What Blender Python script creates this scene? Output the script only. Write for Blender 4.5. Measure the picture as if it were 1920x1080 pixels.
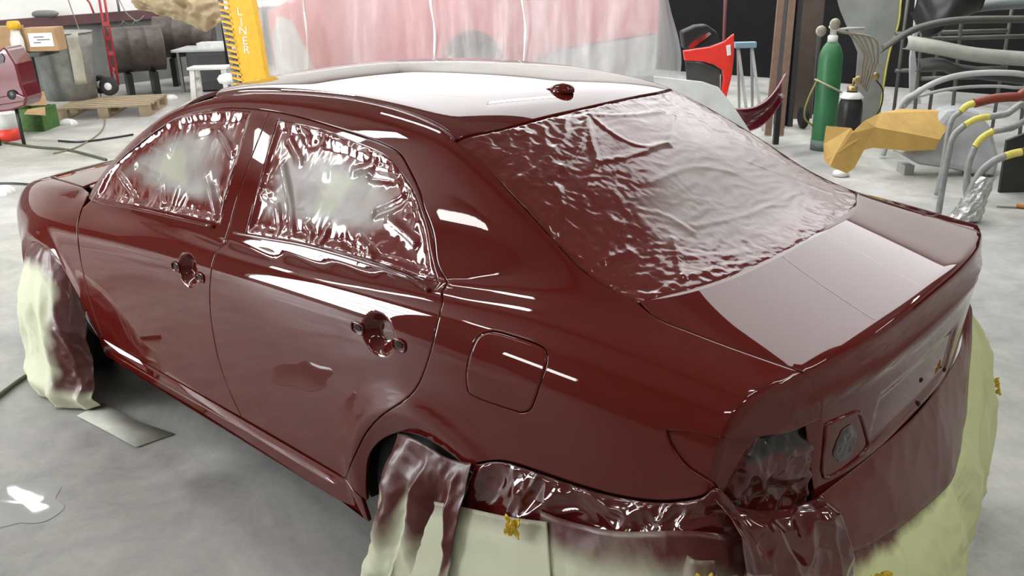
import bpy, bmesh, math, random
import numpy as np
from mathutils import Vector, Matrix
from mathutils.geometry import delaunay_2d_cdt

# ------------------------------------------------------------------ scene, camera, light
for o in list(bpy.data.objects): bpy.data.objects.remove(o)
scene = bpy.context.scene
C = scene.collection
scene.view_settings.view_transform = 'Standard'
scene.view_settings.look = 'None'
scene.view_settings.gamma = 1
scene.view_settings.use_curve_mapping = False
scene.view_settings.exposure = 0.82

CAM = np.array([-1.62131517, 2.25964462, 1.83826802])
YPR = np.radians([-47.30489532, -20.75192424, -1.61194354])
FPX = 1658.7184
def cam_axes():
    y, p, r = YPR
    f = np.array([np.cos(p)*np.cos(y), np.cos(p)*np.sin(y), np.sin(p)])
    rt = np.cross(f, [0, 0, 1.]); rt /= np.linalg.norm(rt); up = np.cross(rt, f)
    c, s = np.cos(r), np.sin(r)
    return np.array([c*rt+s*up, -s*rt+c*up, f])
RC = cam_axes()
cd = bpy.data.cameras.new('camera'); cam = bpy.data.objects.new('camera', cd); C.objects.link(cam)
cd.sensor_width = 36; cd.lens = FPX*36/1920; cd.clip_start = .05; cd.clip_end = 100
m = Matrix.Identity(4)
for i in range(3):
    m[i][0] = RC[0][i]; m[i][1] = RC[1][i]; m[i][2] = -RC[2][i]; m[i][3] = CAM[i]
cam.matrix_world = m
scene.camera = cam

w = bpy.data.worlds.new('world'); scene.world = w; w.use_nodes = True
w.node_tree.nodes['Background'].inputs[0].default_value = (.8, .85, .9, 1)
w.node_tree.nodes['Background'].inputs[1].default_value = .03

# where on the floor a sight line lands / how high above a floor point it passes (metres)
def ray(px, py):
    d = np.array([(px-960)/FPX, (540-py)/FPX, 1.])@RC
    return d/np.linalg.norm(d)
def gp(px, py, z=0.):
    d = ray(px, py); t = (z-CAM[2])/d[2]; return CAM+t*d
def at(px, py, dist):
    d = ray(px, py); return CAM+d*dist/np.hypot(d[0], d[1])
def rise(base, px, py):
    D = np.hypot(base[0]-CAM[0], base[1]-CAM[1]); return at(px, py, D)[2]

# ------------------------------------------------------------------ materials
MATS = {}
def nm(name):
    mt = bpy.data.materials.new(name); mt.use_nodes = True
    nt = mt.node_tree; return mt, nt, nt.nodes['Principled BSDF']
def noise_tex(nt, scale, detail=4, rough=.55, dist=0, coord='Object', stretch=None):
    tc = nt.nodes.new('ShaderNodeTexCoord'); n = nt.nodes.new('ShaderNodeTexNoise')
    n.inputs['Scale'].default_value = scale; n.inputs['Detail'].default_value = detail
    n.inputs['Roughness'].default_value = rough; n.inputs['Distortion'].default_value = dist
    if stretch:
        mp = nt.nodes.new('ShaderNodeMapping'); mp.inputs['Scale'].default_value = stretch
        nt.links.new(tc.outputs[coord], mp.inputs[0]); nt.links.new(mp.outputs[0], n.inputs['Vector'])
    else: nt.links.new(tc.outputs[coord], n.inputs['Vector'])
    return n.outputs['Fac']
def ramp(nt, fac, stops):
    r = nt.nodes.new('ShaderNodeValToRGB'); nt.links.new(fac, r.inputs[0]); e = r.color_ramp.elements
    while len(e) < len(stops): e.new(.5)
    for q, (p, c) in zip(e, stops):
        q.position = p; q.color = (*c, 1) if len(c) == 3 else c
    return r.outputs[0]
def bump(nt, h, b, strength=.3, dist=.01):
    n = nt.nodes.new('ShaderNodeBump'); n.inputs['Strength'].default_value = strength; n.inputs['Distance'].default_value = dist
    nt.links.new(h, n.inputs['Height']); nt.links.new(n.outputs[0], b.inputs['Normal'])
def mat(name, col, rough=.5, metal=0., var=.12, scale=6., bmp=0., bscale=40., coat=0., spec=.5, dirt=None):
    if name in MATS: return MATS[name]
    mt, nt, b = nm(name)
    b.inputs['Roughness'].default_value = rough; b.inputs['Metallic'].default_value = metal
    b.inputs['Specular IOR Level'].default_value = spec
    b.inputs['Coat Weight'].default_value = coat; b.inputs['Coat Roughness'].default_value = .03
    d = dirt or tuple(c*(1-2*var) for c in col)
    cc = ramp(nt, noise_tex(nt, scale, 5, .6), [(.3, d), (.62, col)])
    nt.links.new(cc, b.inputs['Base Color'])
    if bmp: bump(nt, noise_tex(nt, bscale, 3), b, bmp)
    MATS[name] = mt; return mt
def emis(name, col, strength):
    if name in MATS: return MATS[name]
    mt, nt, b = nm(name)
    b.inputs['Base Color'].default_value = (.8, .8, .8, 1); b.inputs['Emission Color'].default_value = (*col, 1)
    b.inputs['Emission Strength'].default_value = strength
    MATS[name] = mt; return mt

# ------------------------------------------------------------------ mesh helpers
def link(o, parent=None):
    C.objects.link(o)
    if parent is not None: o.parent = parent
    return o
def tag(o, label=None, cat=None, group=None, kind=None):
    if label: o['label'] = label
    if cat: o['category'] = cat
    if group: o['group'] = group
    if kind: o['kind'] = kind
    return o
def thing(name, label, cat, loc=(0, 0, 0), rz=0., group=None):
    o = bpy.data.objects.new(name, None); o.empty_display_size = .1; link(o)
    o.location = [float(q) for q in loc]; o.rotation_euler = (0, 0, rz)
    return tag(o, label, cat, group)
FACE = math.atan2(RC[0][1], RC[0][0])       # heading of a thing that faces the photographer
class MB:
    def __init__(s): s.v = []; s.f = []; s.sm = []
    def add(s, vs, fs, smooth=False):
        k = len(s.v); s.v += [tuple(float(c) for c in q) for q in vs]
        s.f += [tuple(k+i for i in f) for f in fs]; s.sm += [smooth]*len(fs); return s
    def box(s, c, d, rot=None):
        hx, hy, hz = d[0]/2, d[1]/2, d[2]/2
        vs = [Vector((x, y, z)) for x in (-hx, hx) for y in (-hy, hy) for z in (-hz, hz)]
        if rot is not None: vs = [rot@q for q in vs]
        vs = [q+Vector(c) for q in vs]
        return s.add(vs, [(0, 1, 3, 2), (4, 6, 7, 5), (0, 4, 5, 1), (2, 3, 7, 6), (0, 2, 6, 4), (1, 5, 7, 3)])
    def beam(s, a, b, wd, ht, up=(0, 0, 1)):
        a = Vector(a); b = Vector(b); d = (b-a); L = d.length; d.normalize(); u = Vector(up)
        x = d.cross(u)
        if x.length < 1e-4: x = d.cross(Vector((1, 0, 0)))
        x.normalize(); y = x.cross(d)
        vs = [p+x*sx*wd/2+y*sy*ht/2 for p in (a, b) for sx, sy in ((-1, -1), (1, -1), (1, 1), (-1, 1))]
        return s.add(vs, [(0, 1, 2, 3), (7, 6, 5, 4), (0, 4, 5, 1), (1, 5, 6, 2), (2, 6, 7, 3), (3, 7, 4, 0)])
    def tube(s, pts, r, n=10, closed=False, caps=True):
        pts = [Vector([float(c) for c in p]) for p in pts]; N = len(pts)
        rs = r if hasattr(r, '__len__') else [r]*N
        vs = []; prev = None
        for i, p in enumerate(pts):
            if closed: t = pts[(i+1) % N]-pts[i-1]
            else: t = pts[min(i+1, N-1)]-pts[max(i-1, 0)]
            t.normalize()
            if prev is None:
                a = Vector((0, 0, 1)) if abs(t.z) < .9 else Vector((1, 0, 0))
                x = t.cross(a).normalized()
            else:
                x = (prev-t*prev.dot(t)).normalized()
            prev = x; y = t.cross(x)
            for k in range(n):
                a = 2*math.pi*k/n; vs.append(p+(x*math.cos(a)+y*math.sin(a))*rs[i])
        fs = []
        for i in range(N if closed else N-1):
            j = (i+1) % N
            for k in range(n):
                l = (k+1) % n; fs.append((i*n+k, i*n+l, j*n+l, j*n+k))
        s.add(vs, fs, True)
        if caps and not closed:
            k0 = len(s.v)-N*n; s.f += [tuple(k0+k for k in range(n))[::-1], tuple(k0+(N-1)*n+k for k in range(n))]; s.sm += [False]*2
        return s
    def lathe(s, prof, n=28, org=(0, 0, 0), axis='z', smooth=True):
        vs = []; fs = []
        for r, h in prof:
            for k in range(n):
                a = 2*math.pi*k/n; x, y, z = r*math.cos(a), r*math.sin(a), h
                if axis == 'x': x, y, z = z, x, y
                if axis == 'y': x, y, z = x, z, y
                vs.append((x+org[0], y+org[1], z+org[2]))
        for i in range(len(prof)-1):
            for k in range(n):
                l = (k+1) % n; fs.append((i*n+k, i*n+l, (i+1)*n+l, (i+1)*n+k))
        s.add(vs, fs, smooth); k0 = len(s.v)-len(vs)
        if prof[0][0] > 1e-4: s.f.append(tuple(k0+k for k in range(n))[::-1]); s.sm.append(False)
        if prof[-1][0] > 1e-4: s.f.append(tuple(k0+(len(prof)-1)*n+k for k in range(n))); s.sm.append(False)
        return s
    def prism(s, poly, t, frame=None):
        """poly in (u, v); extruded by t along the third axis; frame(u, v, w) -> xyz"""
        fr = frame or (lambda u, v, w_: (u, w_, v)); n = len(poly)
        vs = [fr(u, v, 0) for u, v in poly]+[fr(u, v, t) for u, v in poly]
        fs = [tuple(range(n)), tuple(range(2*n-1, n-1, -1))]+[(i, (i+1) % n, n+(i+1) % n, n+i) for i in range(n)]
        return s.add(vs, fs)
    def grid(s, P, smooth=True):
        P = np.asarray(P); a, b = P.shape[:2]
        return s.add(P.reshape(-1, 3), [(i*b+j, i*b+j+1, (i+1)*b+j+1, (i+1)*b+j) for i in range(a-1) for j in range(b-1)], smooth)
    def build(s, name, m, parent=None, bevel=0., solid=0., fix=True):
        me = bpy.data.meshes.new(name); me.from_pydata(s.v, [], s.f); me.materials.append(m)
        me.polygons.foreach_set('use_smooth', s.sm)
        if fix:
            bm = bmesh.new(); bm.from_mesh(me); bmesh.ops.recalc_face_normals(bm, faces=bm.faces); bm.to_mesh(me); bm.free()
        me.update()
        o = link(bpy.data.objects.new(name, me), parent)
        if solid:
            q = o.modifiers.new('solid', 'SOLIDIFY'); q.thickness = solid; q.offset = 0
        if bevel:
            q = o.modifiers.new('bevel', 'BEVEL'); q.width = bevel; q.segments = 2; q.limit_method = 'ANGLE'
        return o
def structure(o): return tag(o, kind='structure')
def copy_tree(o, parent=None):
    c = o.copy(); link(c); c.parent = parent
    for ch in list(o.children): copy_tree(ch, c)
    return c
def spl(pts, n):
    """Catmull-Rom through the points, n samples per span"""
    P = [np.array(p, float) for p in pts]; P = [2*P[0]-P[1]]+P+[2*P[-1]-P[-2]]; out = []
    for i in range(1, len(P)-2):
        for k in range(n):
            t = k/n; a, b, c, d = P[i-1:i+3]
            out.append(.5*((2*b)+(-a+c)*t+(2*a-5*b+4*c-d)*t*t+(-a+3*b-3*c+d)*t**3))
    return out+[P[-2]]
# smooth lattice noise for folds and crumples
_rs = np.random.RandomState(7); _PG = _rs.rand(256, 256)*2*np.pi
def perlin(x, y, seed=0):
    x = np.asarray(x, float)+seed*17.13; y = np.asarray(y, float)+seed*9.71
    xi = np.floor(x).astype(int); yi = np.floor(y).astype(int); fx = x-xi; fy = y-yi
    def g(i, j, dx, dy):
        a = _PG[(xi+i) % 256, (yi+j) % 256]; return np.cos(a)*dx+np.sin(a)*dy
    u = fx**3*(fx*(fx*6-15)+10); v = fy**3*(fy*(fy*6-15)+10)
    a = g(0, 0, fx, fy)*(1-u)+g(1, 0, fx-1, fy)*u; b = g(0, 1, fx, fy-1)*(1-u)+g(1, 1, fx-1, fy-1)*u
    return (a*(1-v)+b*v)*1.5
def ridge(x, y, seed=0): return 1-2*np.abs(perlin(x, y, seed))
sstep = lambda a, b, x: (lambda t: t*t*(3-2*t))(np.clip((np.asarray(x, float)-a)/(b-a), 0, 1))
def seg_dist(P, poly):
    """distance of points P (n,2) to a polyline"""
    d = np.full(len(P), 9.)
    for a, b in zip(poly[:-1], poly[1:]):
        a = np.array(a, float); b = np.array(b, float); ab = b-a
        t = np.clip(((P-a)@ab)/(ab@ab+1e-12), 0, 1); d = np.minimum(d, np.linalg.norm(P-a-t[:, None]*ab, axis=1))
    return d

# ------------------------------------------------------------------ light levels of the place (tube lamps, skylights, door glazing)
L_SKY, L_TUBE, L_DOOR = 1.6, 11.0, 12.0

# ------------------------------------------------------------------ special materials
def paint_mat(name, col, coat=1.):
    mt, nt, b = nm(name)
    cc = ramp(nt, noise_tex(nt, 900, 2), [(.35, tuple(c*.85 for c in col)), (.65, col)])
    nt.links.new(cc, b.inputs['Base Color'])
    b.inputs['Roughness'].default_value = .5; b.inputs['Specular IOR Level'].default_value = .0
    b.inputs['Coat Weight'].default_value = coat; b.inputs['Coat Roughness'].default_value = .012; b.inputs['Coat IOR'].default_value = 1.5
    MATS[name] = mt; return mt
PAINT = paint_mat('wet_maroon_paint', (.105, .0078, .0052))
DARK = mat('cavity_shade', (.006, .005, .005), .8, var=.1)  # near-black colour stands in for shade inside gaps and holes
# masking film / paper: the attribute 'bare' says how much of the sheet the overspray left bare
def mask_mat(name, bare, paint=(.135, .012, .009), rough_bare=.3, rough_paint=.12, bscale=35, bstr=.35, lo=.35, hi=.65, tint=None, coat=.6, nscale=9):
    mt, nt, b = nm(name)
    at_ = nt.nodes.new('ShaderNodeAttribute'); at_.attribute_name = 'bare'
    n = noise_tex(nt, nscale, 4, .6, .4)
    ad = nt.nodes.new('ShaderNodeMath'); ad.operation = 'MULTIPLY_ADD'; nt.links.new(n, ad.inputs[0]); ad.inputs[1].default_value = .5; ad.inputs[2].default_value = -.25
    a2 = nt.nodes.new('ShaderNodeMath'); a2.operation = 'ADD'; nt.links.new(at_.outputs['Fac'], a2.inputs[0]); nt.links.new(ad.outputs[0], a2.inputs[1])
    mid = tuple(.55*x+.45*y for x, y in zip(bare, paint))
    stops = [(lo, paint), ((lo+hi)/2, mid), (hi, bare)]
    if tint: stops.append((.97, tint))
    cc = ramp(nt, a2.outputs[0], stops); nt.links.new(cc, b.inputs['Base Color'])
    rr = ramp(nt, a2.outputs[0], [(lo, (rough_paint,)*3), (hi, (rough_bare,)*3)]); nt.links.new(rr, b.inputs['Roughness'])
    b.inputs['Coat Weight'].default_value = coat; b.inputs['Coat Roughness'].default_value = .06
    if bstr: bump(nt, noise_tex(nt, bscale, 3, .6, 1.2), b, bstr, .004)
    MATS[name] = mt; return mt
FILM = mask_mat('oversprayed_plastic_film', (.27, .245, .235), rough_bare=.30, rough_paint=.1, tint=(.35, .345, .26), bstr=.05, coat=1., nscale=5, lo=.12, hi=.80)
FILM_R = mask_mat('oversprayed_window_film', (.30, .245, .24), paint=(.12, .014, .011), rough_bare=.42, rough_paint=.16, bstr=.06, coat=.10, nscale=5, lo=.15, hi=.8)
LOWF = mask_mat('misted_boot_film', (.30, .25, .22), paint=(.10, .010, .008), rough_bare=.4, rough_paint=.28, bscale=9, bstr=.06, coat=.0)
PAPER = mask_mat('oversprayed_masking_paper', (.52, .53, .38), lo=.15, hi=.8, paint=(.075, .012, .010), rough_bare=.62, rough_paint=.35, bscale=14, bstr=.25, coat=0., nscale=7)
PAPER_G = mask_mat('green_masking_paper', (.60, .63, .33), paint=(.085, .012, .010), rough_bare=.6, rough_paint=.35, bscale=12, bstr=.25, coat=0., nscale=7)
BAND = mask_mat('painted_masking_film', (.30, .25, .22), paint=(.070, .007, .006), rough_bare=.3, rough_paint=.09, bscale=9, bstr=.06, coat=.6)
TAPE = mat('yellow_masking_tape', (.72, .50, .04), .6, var=.2, scale=30, bmp=.3)

def concrete():
    mt, nt, b = nm('shop_concrete')
    big = noise_tex(nt, .9, 8, .68, 1.2); fine = noise_tex(nt, 6, 6, .75, .8); spk = noise_tex(nt, 160, 2); tint = noise_tex(nt, .35, 3, .5)
    c1 = ramp(nt, big, [(.26, (.19, .19, .185)), (.40, (.33, .33, .325)), (.52, (.42, .42, .41)), (.66, (.54, .54, .53))])
    c2 = ramp(nt, fine, [(.3, (.84, .84, .83)), (.7, (1.10, 1.10, 1.09))])
    c3 = ramp(nt, tint, [(.35, (.98, .96, .98)), (.65, (1.02, 1.01, .93))])
    mx = nt.nodes.new('ShaderNodeMix'); mx.data_type = 'RGBA'; mx.blend_type = 'MULTIPLY'; mx.inputs[0].default_value = 1
    nt.links.new(c1, mx.inputs[6]); nt.links.new(c2, mx.inputs[7])
    m2 = nt.nodes.new('ShaderNodeMix'); m2.data_type = 'RGBA'; m2.blend_type = 'MULTIPLY'; m2.inputs[0].default_value = 1
    nt.links.new(mx.outputs[2], m2.inputs[6]); nt.links.new(c3, m2.inputs[7]); nt.links.new(m2.outputs[2], b.inputs['Base Color'])
    rr = ramp(nt, big, [(.28, (.28,)*3), (.45, (.45,)*3), (.66, (.65,)*3)]); nt.links.new(rr, b.inputs['Roughness'])
    bump(nt, spk, b, .08, .003)
    return mt

# ------------------------------------------------------------------ the room
X0, X1, Y0, Y1, HC = -7., 13., -10.2, 5.6, 4.3
WALLM = mat('white_wall_paint', (.78, .78, .75), .7, var=.05, scale=1.2)
WALLB = mat('dingy_block_wall', (.20, .19, .175), .8, var=.15, scale=1.2)
WALLD = mat('dark_wall_sheeting', (.010, .010, .011), .8, var=.2, scale=1.5, spec=.2)
CEIL = mat('ceiling_sheet', (.38, .37, .35), .7, var=.06, scale=1.)
STEEL = mat('grey_steel', (.20, .20, .20), .45, .5)
fl = MB().box(((X0+X1)/2, (Y0+Y1)/2, -.1), (X1-X0, Y1-Y0, .2)).build('floor', concrete()); structure(fl)
structure(MB().box(((X0+X1)/2, (Y0+Y1)/2, HC+.1), (X1-X0, Y1-Y0, .2)).build('ceiling', CEIL))
# left wall: a roll-up door with lit glazing stands in an opening ahead and left of the car
DX0, DX1, DZ = 5.2, 8.3, 3.75
structure(MB().box((X1+.1, (Y0+Y1)/2, HC/2), (.2, Y1-Y0, HC)).build('wall_front', WALLM))
structure(MB().box((X0-.1, (Y0+Y1)/2, HC/2), (.2, Y1-Y0, HC)).build('wall_rear', mat('cream_rear_wall', (.50, .48, .42), .7, var=.1, scale=1.)))
b = MB(); b.box(((X0-.2+DX0)/2, Y1+.1, HC/2), (DX0-X0+.2, .2, HC)); b.box(((DX1+X1+.2)/2, Y1+.1, HC/2), (X1+.2-DX1, .2, HC)); b.box(((DX0+DX1)/2, Y1+.1, (DZ+HC)/2), (DX1-DX0, .2, HC-DZ))
structure(b.build('wall_left', WALLB))
wr = structure(MB().box(((X0+X1)/2, Y0-.1, 2.0/2), (X1-X0+.4, .2, 2.0)).build('wall_right', WALLD))
structure(MB().box(((X0+X1)/2, Y0-.1, (2.0+HC)/2), (X1-X0+.4, .2, HC-2.0)).build('trim_1', WALLM))
door = structure(MB().box(((DX0+DX1)/2, Y1+.06, .2), (DX1-DX0, .06, .4)).build('door_1', mat('door_panel', (.6, .6, .58), .5)))
GLOW = emis('daylit_glazing', (.95, .98, 1.), L_DOOR)
for i in range(5):
    z0 = .44+i*.66
    for j in range(4):
        x0 = DX0+.03+j*(DX1-DX0-.03)/4
        MB().box((x0+.375, Y1+.06, z0+.31), (.74, .03, .62)).build('pane', GLOW, door)
    MB().box(((DX0+DX1)/2, Y1+.05, z0-.02), (DX1-DX0, .06, .04)).build('rail', STEEL, door)
# translucent skylight strips between the roof purlins
SKY = emis('daylit_skylight', (.97, .99, 1.), L_SKY)
win = 0
xs = np.arange(.0, 12.1, 2.0)
for k in range(3):
    y1 = -2.75-k*2.45
    sk = structure(MB().box((6.1, y1-1.15, HC-.02), (12.4, 2.36, .03)).build('window_%d' % (k+1), mat('skylight_frame', (.45, .45, .45), .5)))
    for x in (0., 6.2):
        MB().box((x+3.08, y1-1.15, HC-.05), (6.18, 2.40, .02)).build('pane', SKY, sk)
for y in (-2.68, 1.6):
    structure(MB().box((3, y, HC-.14), (20, .10, .26)).build('trim_%d' % (2+win), STEEL)); win += 1
# fluorescent fixtures
TUBE = emis('fluorescent_tube', (.98, 1., .97), L_TUBE)
def fixture(x, y, rz, label, z=HC-.30):
    t = thing('ceiling_lamp', label, 'lamp', (x, y, z), rz, 'fluorescent ceiling lamps')
    MB().box((0, 0, .06), (1.3, .26, .06)).build('housing', mat('lamp_housing', (.8, .8, .78), .4), t, bevel=.01)
    MB().box((0, 0, -.005), (1.24, .23, .07)).build('diffuser', TUBE, t, bevel=.02)
    for s in (-.5, .5):
        MB().tube([(s, 0, .09), (s, 0, HC-z)], .005, 6).build('hanger', STEEL, t)
FIX = [(2.6, .3, 0), (3.4, 4.7, .0), (4.0, 2.45, .52), (5.2, 3.13, .52), (6.4, 3.8, .52), (8.8, -.4, 0), (6.6, -1.1, 0), (11., -1.7, 0), (-1.2, 4.7, 0), (-1.4, .3, 0), (-4.5, 2.5, 0), (-1.4, -5.5, 0), (-4.5, -5.5, 0), (-3.4, 4.7, 0), (-4.5, -1.5, 0), (-2.9, .9, 1.57), (-2.9, -1.6, 1.57), (7.5, 3.75, .75), (6.0, -2.2, .8), (3.6, -4.4, .8)]  # rear, near-left and truck-side lamps are added fill; others sited from reflections

# ------------------------------------------------------------------ the shape of the car body, as one smooth field (x ahead of the rear axle, y to its left)
class Sp:
    """natural cubic spline with linear extrapolation"""
    def __init__(s,xs,ys):
        x=np.array(xs,float);y=np.array(ys,float)
        o=np.argsort(x);x=x[o];y=y[o];n=len(x);h=np.diff(x)
        A=np.zeros((n,n));b=np.zeros(n);A[0,0]=A[-1,-1]=1
        for i in range(1,n-1):
            A[i,i-1]=h[i-1];A[i,i]=2*(h[i-1]+h[i]);A[i,i+1]=h[i]
            b[i]=6*((y[i+1]-y[i])/h[i]-(y[i]-y[i-1])/h[i-1])
        s.m=np.linalg.solve(A,b);s.x=x;s.y=y;s.h=h
    def __call__(s,q,d=False):
        q=np.asarray(q,float);qc=np.clip(q,s.x[0],s.x[-1])
        i=np.clip(np.searchsorted(s.x,qc)-1,0,len(s.h)-1)
        h=s.h[i];a=(s.x[i+1]-qc)/h;b=1-a;m0=s.m[i];m1=s.m[i+1]
        v=a*s.y[i]+b*s.y[i+1]+((a**3-a)*m0+(b**3-b)*m1)*h*h/6
        dv=(s.y[i+1]-s.y[i])/h+(-(3*a*a-1)*m0+(3*b*b-1)*m1)*h/6
        v=v+(q-qc)*dv
        return (v,dv) if d else v
def smax(a,b,k):
    h=np.maximum(k-np.abs(a-b),0)/k
    return np.maximum(a,b)+h*h*h*k/6
def smin(a,b,k): return -smax(-a,-b,k)
W=Sp([-1.0,-.7,-.3,.2,.8,1.6,2.2,2.7,3.1,3.5],[.815,.852,.873,.878,.874,.872,.872,.866,.795,.67])
ZSH=Sp([-.95,-.5,0,.5,1.03,1.6,2.15,2.7,3.3],[.985,1.015,1.022,1.004,.978,.940,.892,.85,.77])
SEC=Sp([-.85,-.75,-.65,-.5,-.35,-.22,-.14,-.08,-.03,.02,.08],[.052,.036,.022,.009,.002,0,.006,.021,.050,.095,.17])
ZT=Sp([-.62,-.45,-.2,0,.17,.35,.7,1.1,1.5,1.8,2.1,2.45,2.7],[1.055,1.13,1.258,1.347,1.404,1.430,1.451,1.451,1.412,1.328,1.178,.97,.83])
CRN=Sp([-.6,0,.2,1.0,1.8,2.4],[.04,.04,.032,.032,.05,.11])
YGX=Sp([-.7,-.4,-.1,.2,.6,1.0,1.6,2.1,2.5],[.17,.085,.03,.006,0,0,.012,.035,.08])
ZD=Sp([-1.0,-.94,-.6,-.3,1,2.0,2.3,2.7,3.1,3.45],[1.022,1.027,1.065,1.075,1.0,.985,.968,.932,.865,.75])
XR=Sp([.2,.5,.7,.85,.93,1.0,1.1],[.05,.02,.01,.0,.0,0,-.0])
P=dict(xr=-1.0,rc=.075,kl=.025)
def comps(x,y,z):
    ya=np.sqrt(y*y+1e-6)
    sh=ZSH(x)
    ys=W(x)-SEC(z-sh)
    for xc in (0.,2.6):
        r=np.hypot(x-xc,z-.31)
        ys=ys+.02*np.exp(-((r-.36)/.055)**2)*(z>.0)
    side=(ya-ys)*.97
    zd,dzd=ZD(x,True)
    top=(z-(zd-.028*(ya/.6)**2))/np.sqrt(1+dzd**2)
    xr=P['xr']+XR(z)+P['rc']*(ya/.65)**2.6
    rear=(xr-x)*.9
    front=(x-(3.47-.26*(ya/.7)**2.6-.1*sstep(.75,.5,z)*0))*.9
    L=smax(side,top,.06)
    L=smax(L,rear,P['kl'])
    L=smax(L,front,.12)
    yg=.785-.47*(z-1.0)-.25*(z-1.0)**2-YGX(x)
    gs=(ya-yg)*.9
    zt,dzt=ZT(x,True)
    gt=(z-(zt-CRN(x)*(ya/.55)**2))/np.sqrt(1+dzt**2)
    G=smax(gs,gt,.09)
    G=smax(G,(sh-.03-z),.02)
    k=.012+.13*sstep(.05,-.4,x)+.05*sstep(1.9,2.4,x)
    return L,G,k,side,top,rear,gs,gt
def F(p):
    x,y,z=p[...,0],p[...,1],p[...,2]
    L,G,k=comps(x,y,z)[:3]
    return smin(L,G,k)
def grad(p,h=2e-3,f=None):
    f=f or F;g=np.empty_like(p)
    for i in range(3):
        e=np.zeros(3);e[i]=h
        g[...,i]=(f(p+e)-f(p-e))/(2*h)
    return g/np.linalg.norm(g,axis=-1,keepdims=True)
def cast(o,d,t0,t1,n=400,f=None):
    """first crossing outside->inside along rays; o,d (...,3)"""
    f=f or F
    o,d=np.broadcast_arrays(o,d);sh=o.shape[:-1];o=o.reshape(-1,3);d=d.reshape(-1,3)
    ts=np.linspace(t0,t1,n);val=np.stack([f(o+t*d) for t in ts],1)
    neg=val<0;hit=neg.any(1);i=np.argmax(neg,1);i=np.maximum(i,1)
    a=ts[i-1];b=ts[i]
    for _ in range(20):
        m=.5*(a+b);s=f(o+m[:,None]*d)<0;b=np.where(s,m,b);a=np.where(s,a,m)
    p=o+(.5*(a+b))[:,None]*d
    return p.reshape(sh+(3,)),hit.reshape(sh),val.min(1).reshape(sh)

# door handle cups pressed into the doors
CUPS = [(.163, .868), (1.213, .822)]
_F0 = F
def F(p):
    v = _F0(p)
    x, y, z = p[..., 0], p[..., 1], p[..., 2]
    for cx, cz in CUPS:
        r = np.hypot((x-cx)/1.12, z-cz)
        v = v+np.where((np.abs(y) > .7), .034*sstep(.064, .026, r), 0)
    return v
def unit(v): v = np.array(v, float); return v/np.linalg.norm(v)
def frame_of(D):
    D = unit(D); a = np.array([0, 0, 1.]) if abs(D[2]) < .9 else np.array([1., 0, 0])
    e1 = np.cross(a, D); e1 /= np.linalg.norm(e1); return e1, np.cross(D, e1), D
def drop(Q, D, f=None, back=2.2, depth=3.0, n=60):
    """slide points along -D until they meet the body"""
    p, h, _ = cast(np.asarray(Q, float)+unit(D)*back, -unit(D), 0, depth, n, f or F); return p
def sidept(x, z, f=None): return cast(np.array([[x, 1.6, z]]), np.array([[0, -1., 0]]), 0, 1.2, 140, f or F)[0][0]
def S(pts):
    Q = np.array([(x, 1.6, z) for x, z in pts], float); return [tuple(q) for q in cast(Q, np.array([0, -1., 0]), 0, 1.2, 60, F)[0]]
def resample(L, h):
    L = np.asarray(L, float); out = []
    for a, b in zip(L, np.roll(L, -1, 0)):
        k = max(1, int(np.ceil(np.linalg.norm(b-a)/h))); out += [a+(b-a)*i/k for i in range(k)]
    return np.array(out)
def area2(L): return .5*np.sum(L[:, 0]*np.roll(L[:, 1], -1)-np.roll(L[:, 0], -1)*L[:, 1])
def inset(L, d):
    """move a closed counter-clockwise loop inwards by d"""
    t1 = L-np.roll(L, 1, 0); t2 = np.roll(L, -1, 0)-L
    n1 = np.stack([-t1[:, 1], t1[:, 0]], 1); n2 = np.stack([-t2[:, 1], t2[:, 0]], 1)
    n1 /= np.linalg.norm(n1, axis=1)[:, None]+1e-9; n2 /= np.linalg.norm(n2, axis=1)[:, None]+1e-9
    b = n1+n2; b /= np.linalg.norm(b, axis=1)[:, None]+1e-9
    k = np.clip((b*n1).sum(1), .5, 1)
    return L+b*(d/k)[:, None]
def inside(P, L):
    x, y = P[:, 0], P[:, 1]; c = np.zeros(len(P), bool)
    for a, b in zip(L, np.roll(L, -1, 0)):
        q = ((a[1] > y) != (b[1] > y)); dy = b[1]-a[1]
        c ^= q & (x < (b[0]-a[0])*(y-a[1])/(dy if abs(dy) > 1e-12 else 1e-12)+a[0])
    return c
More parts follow.
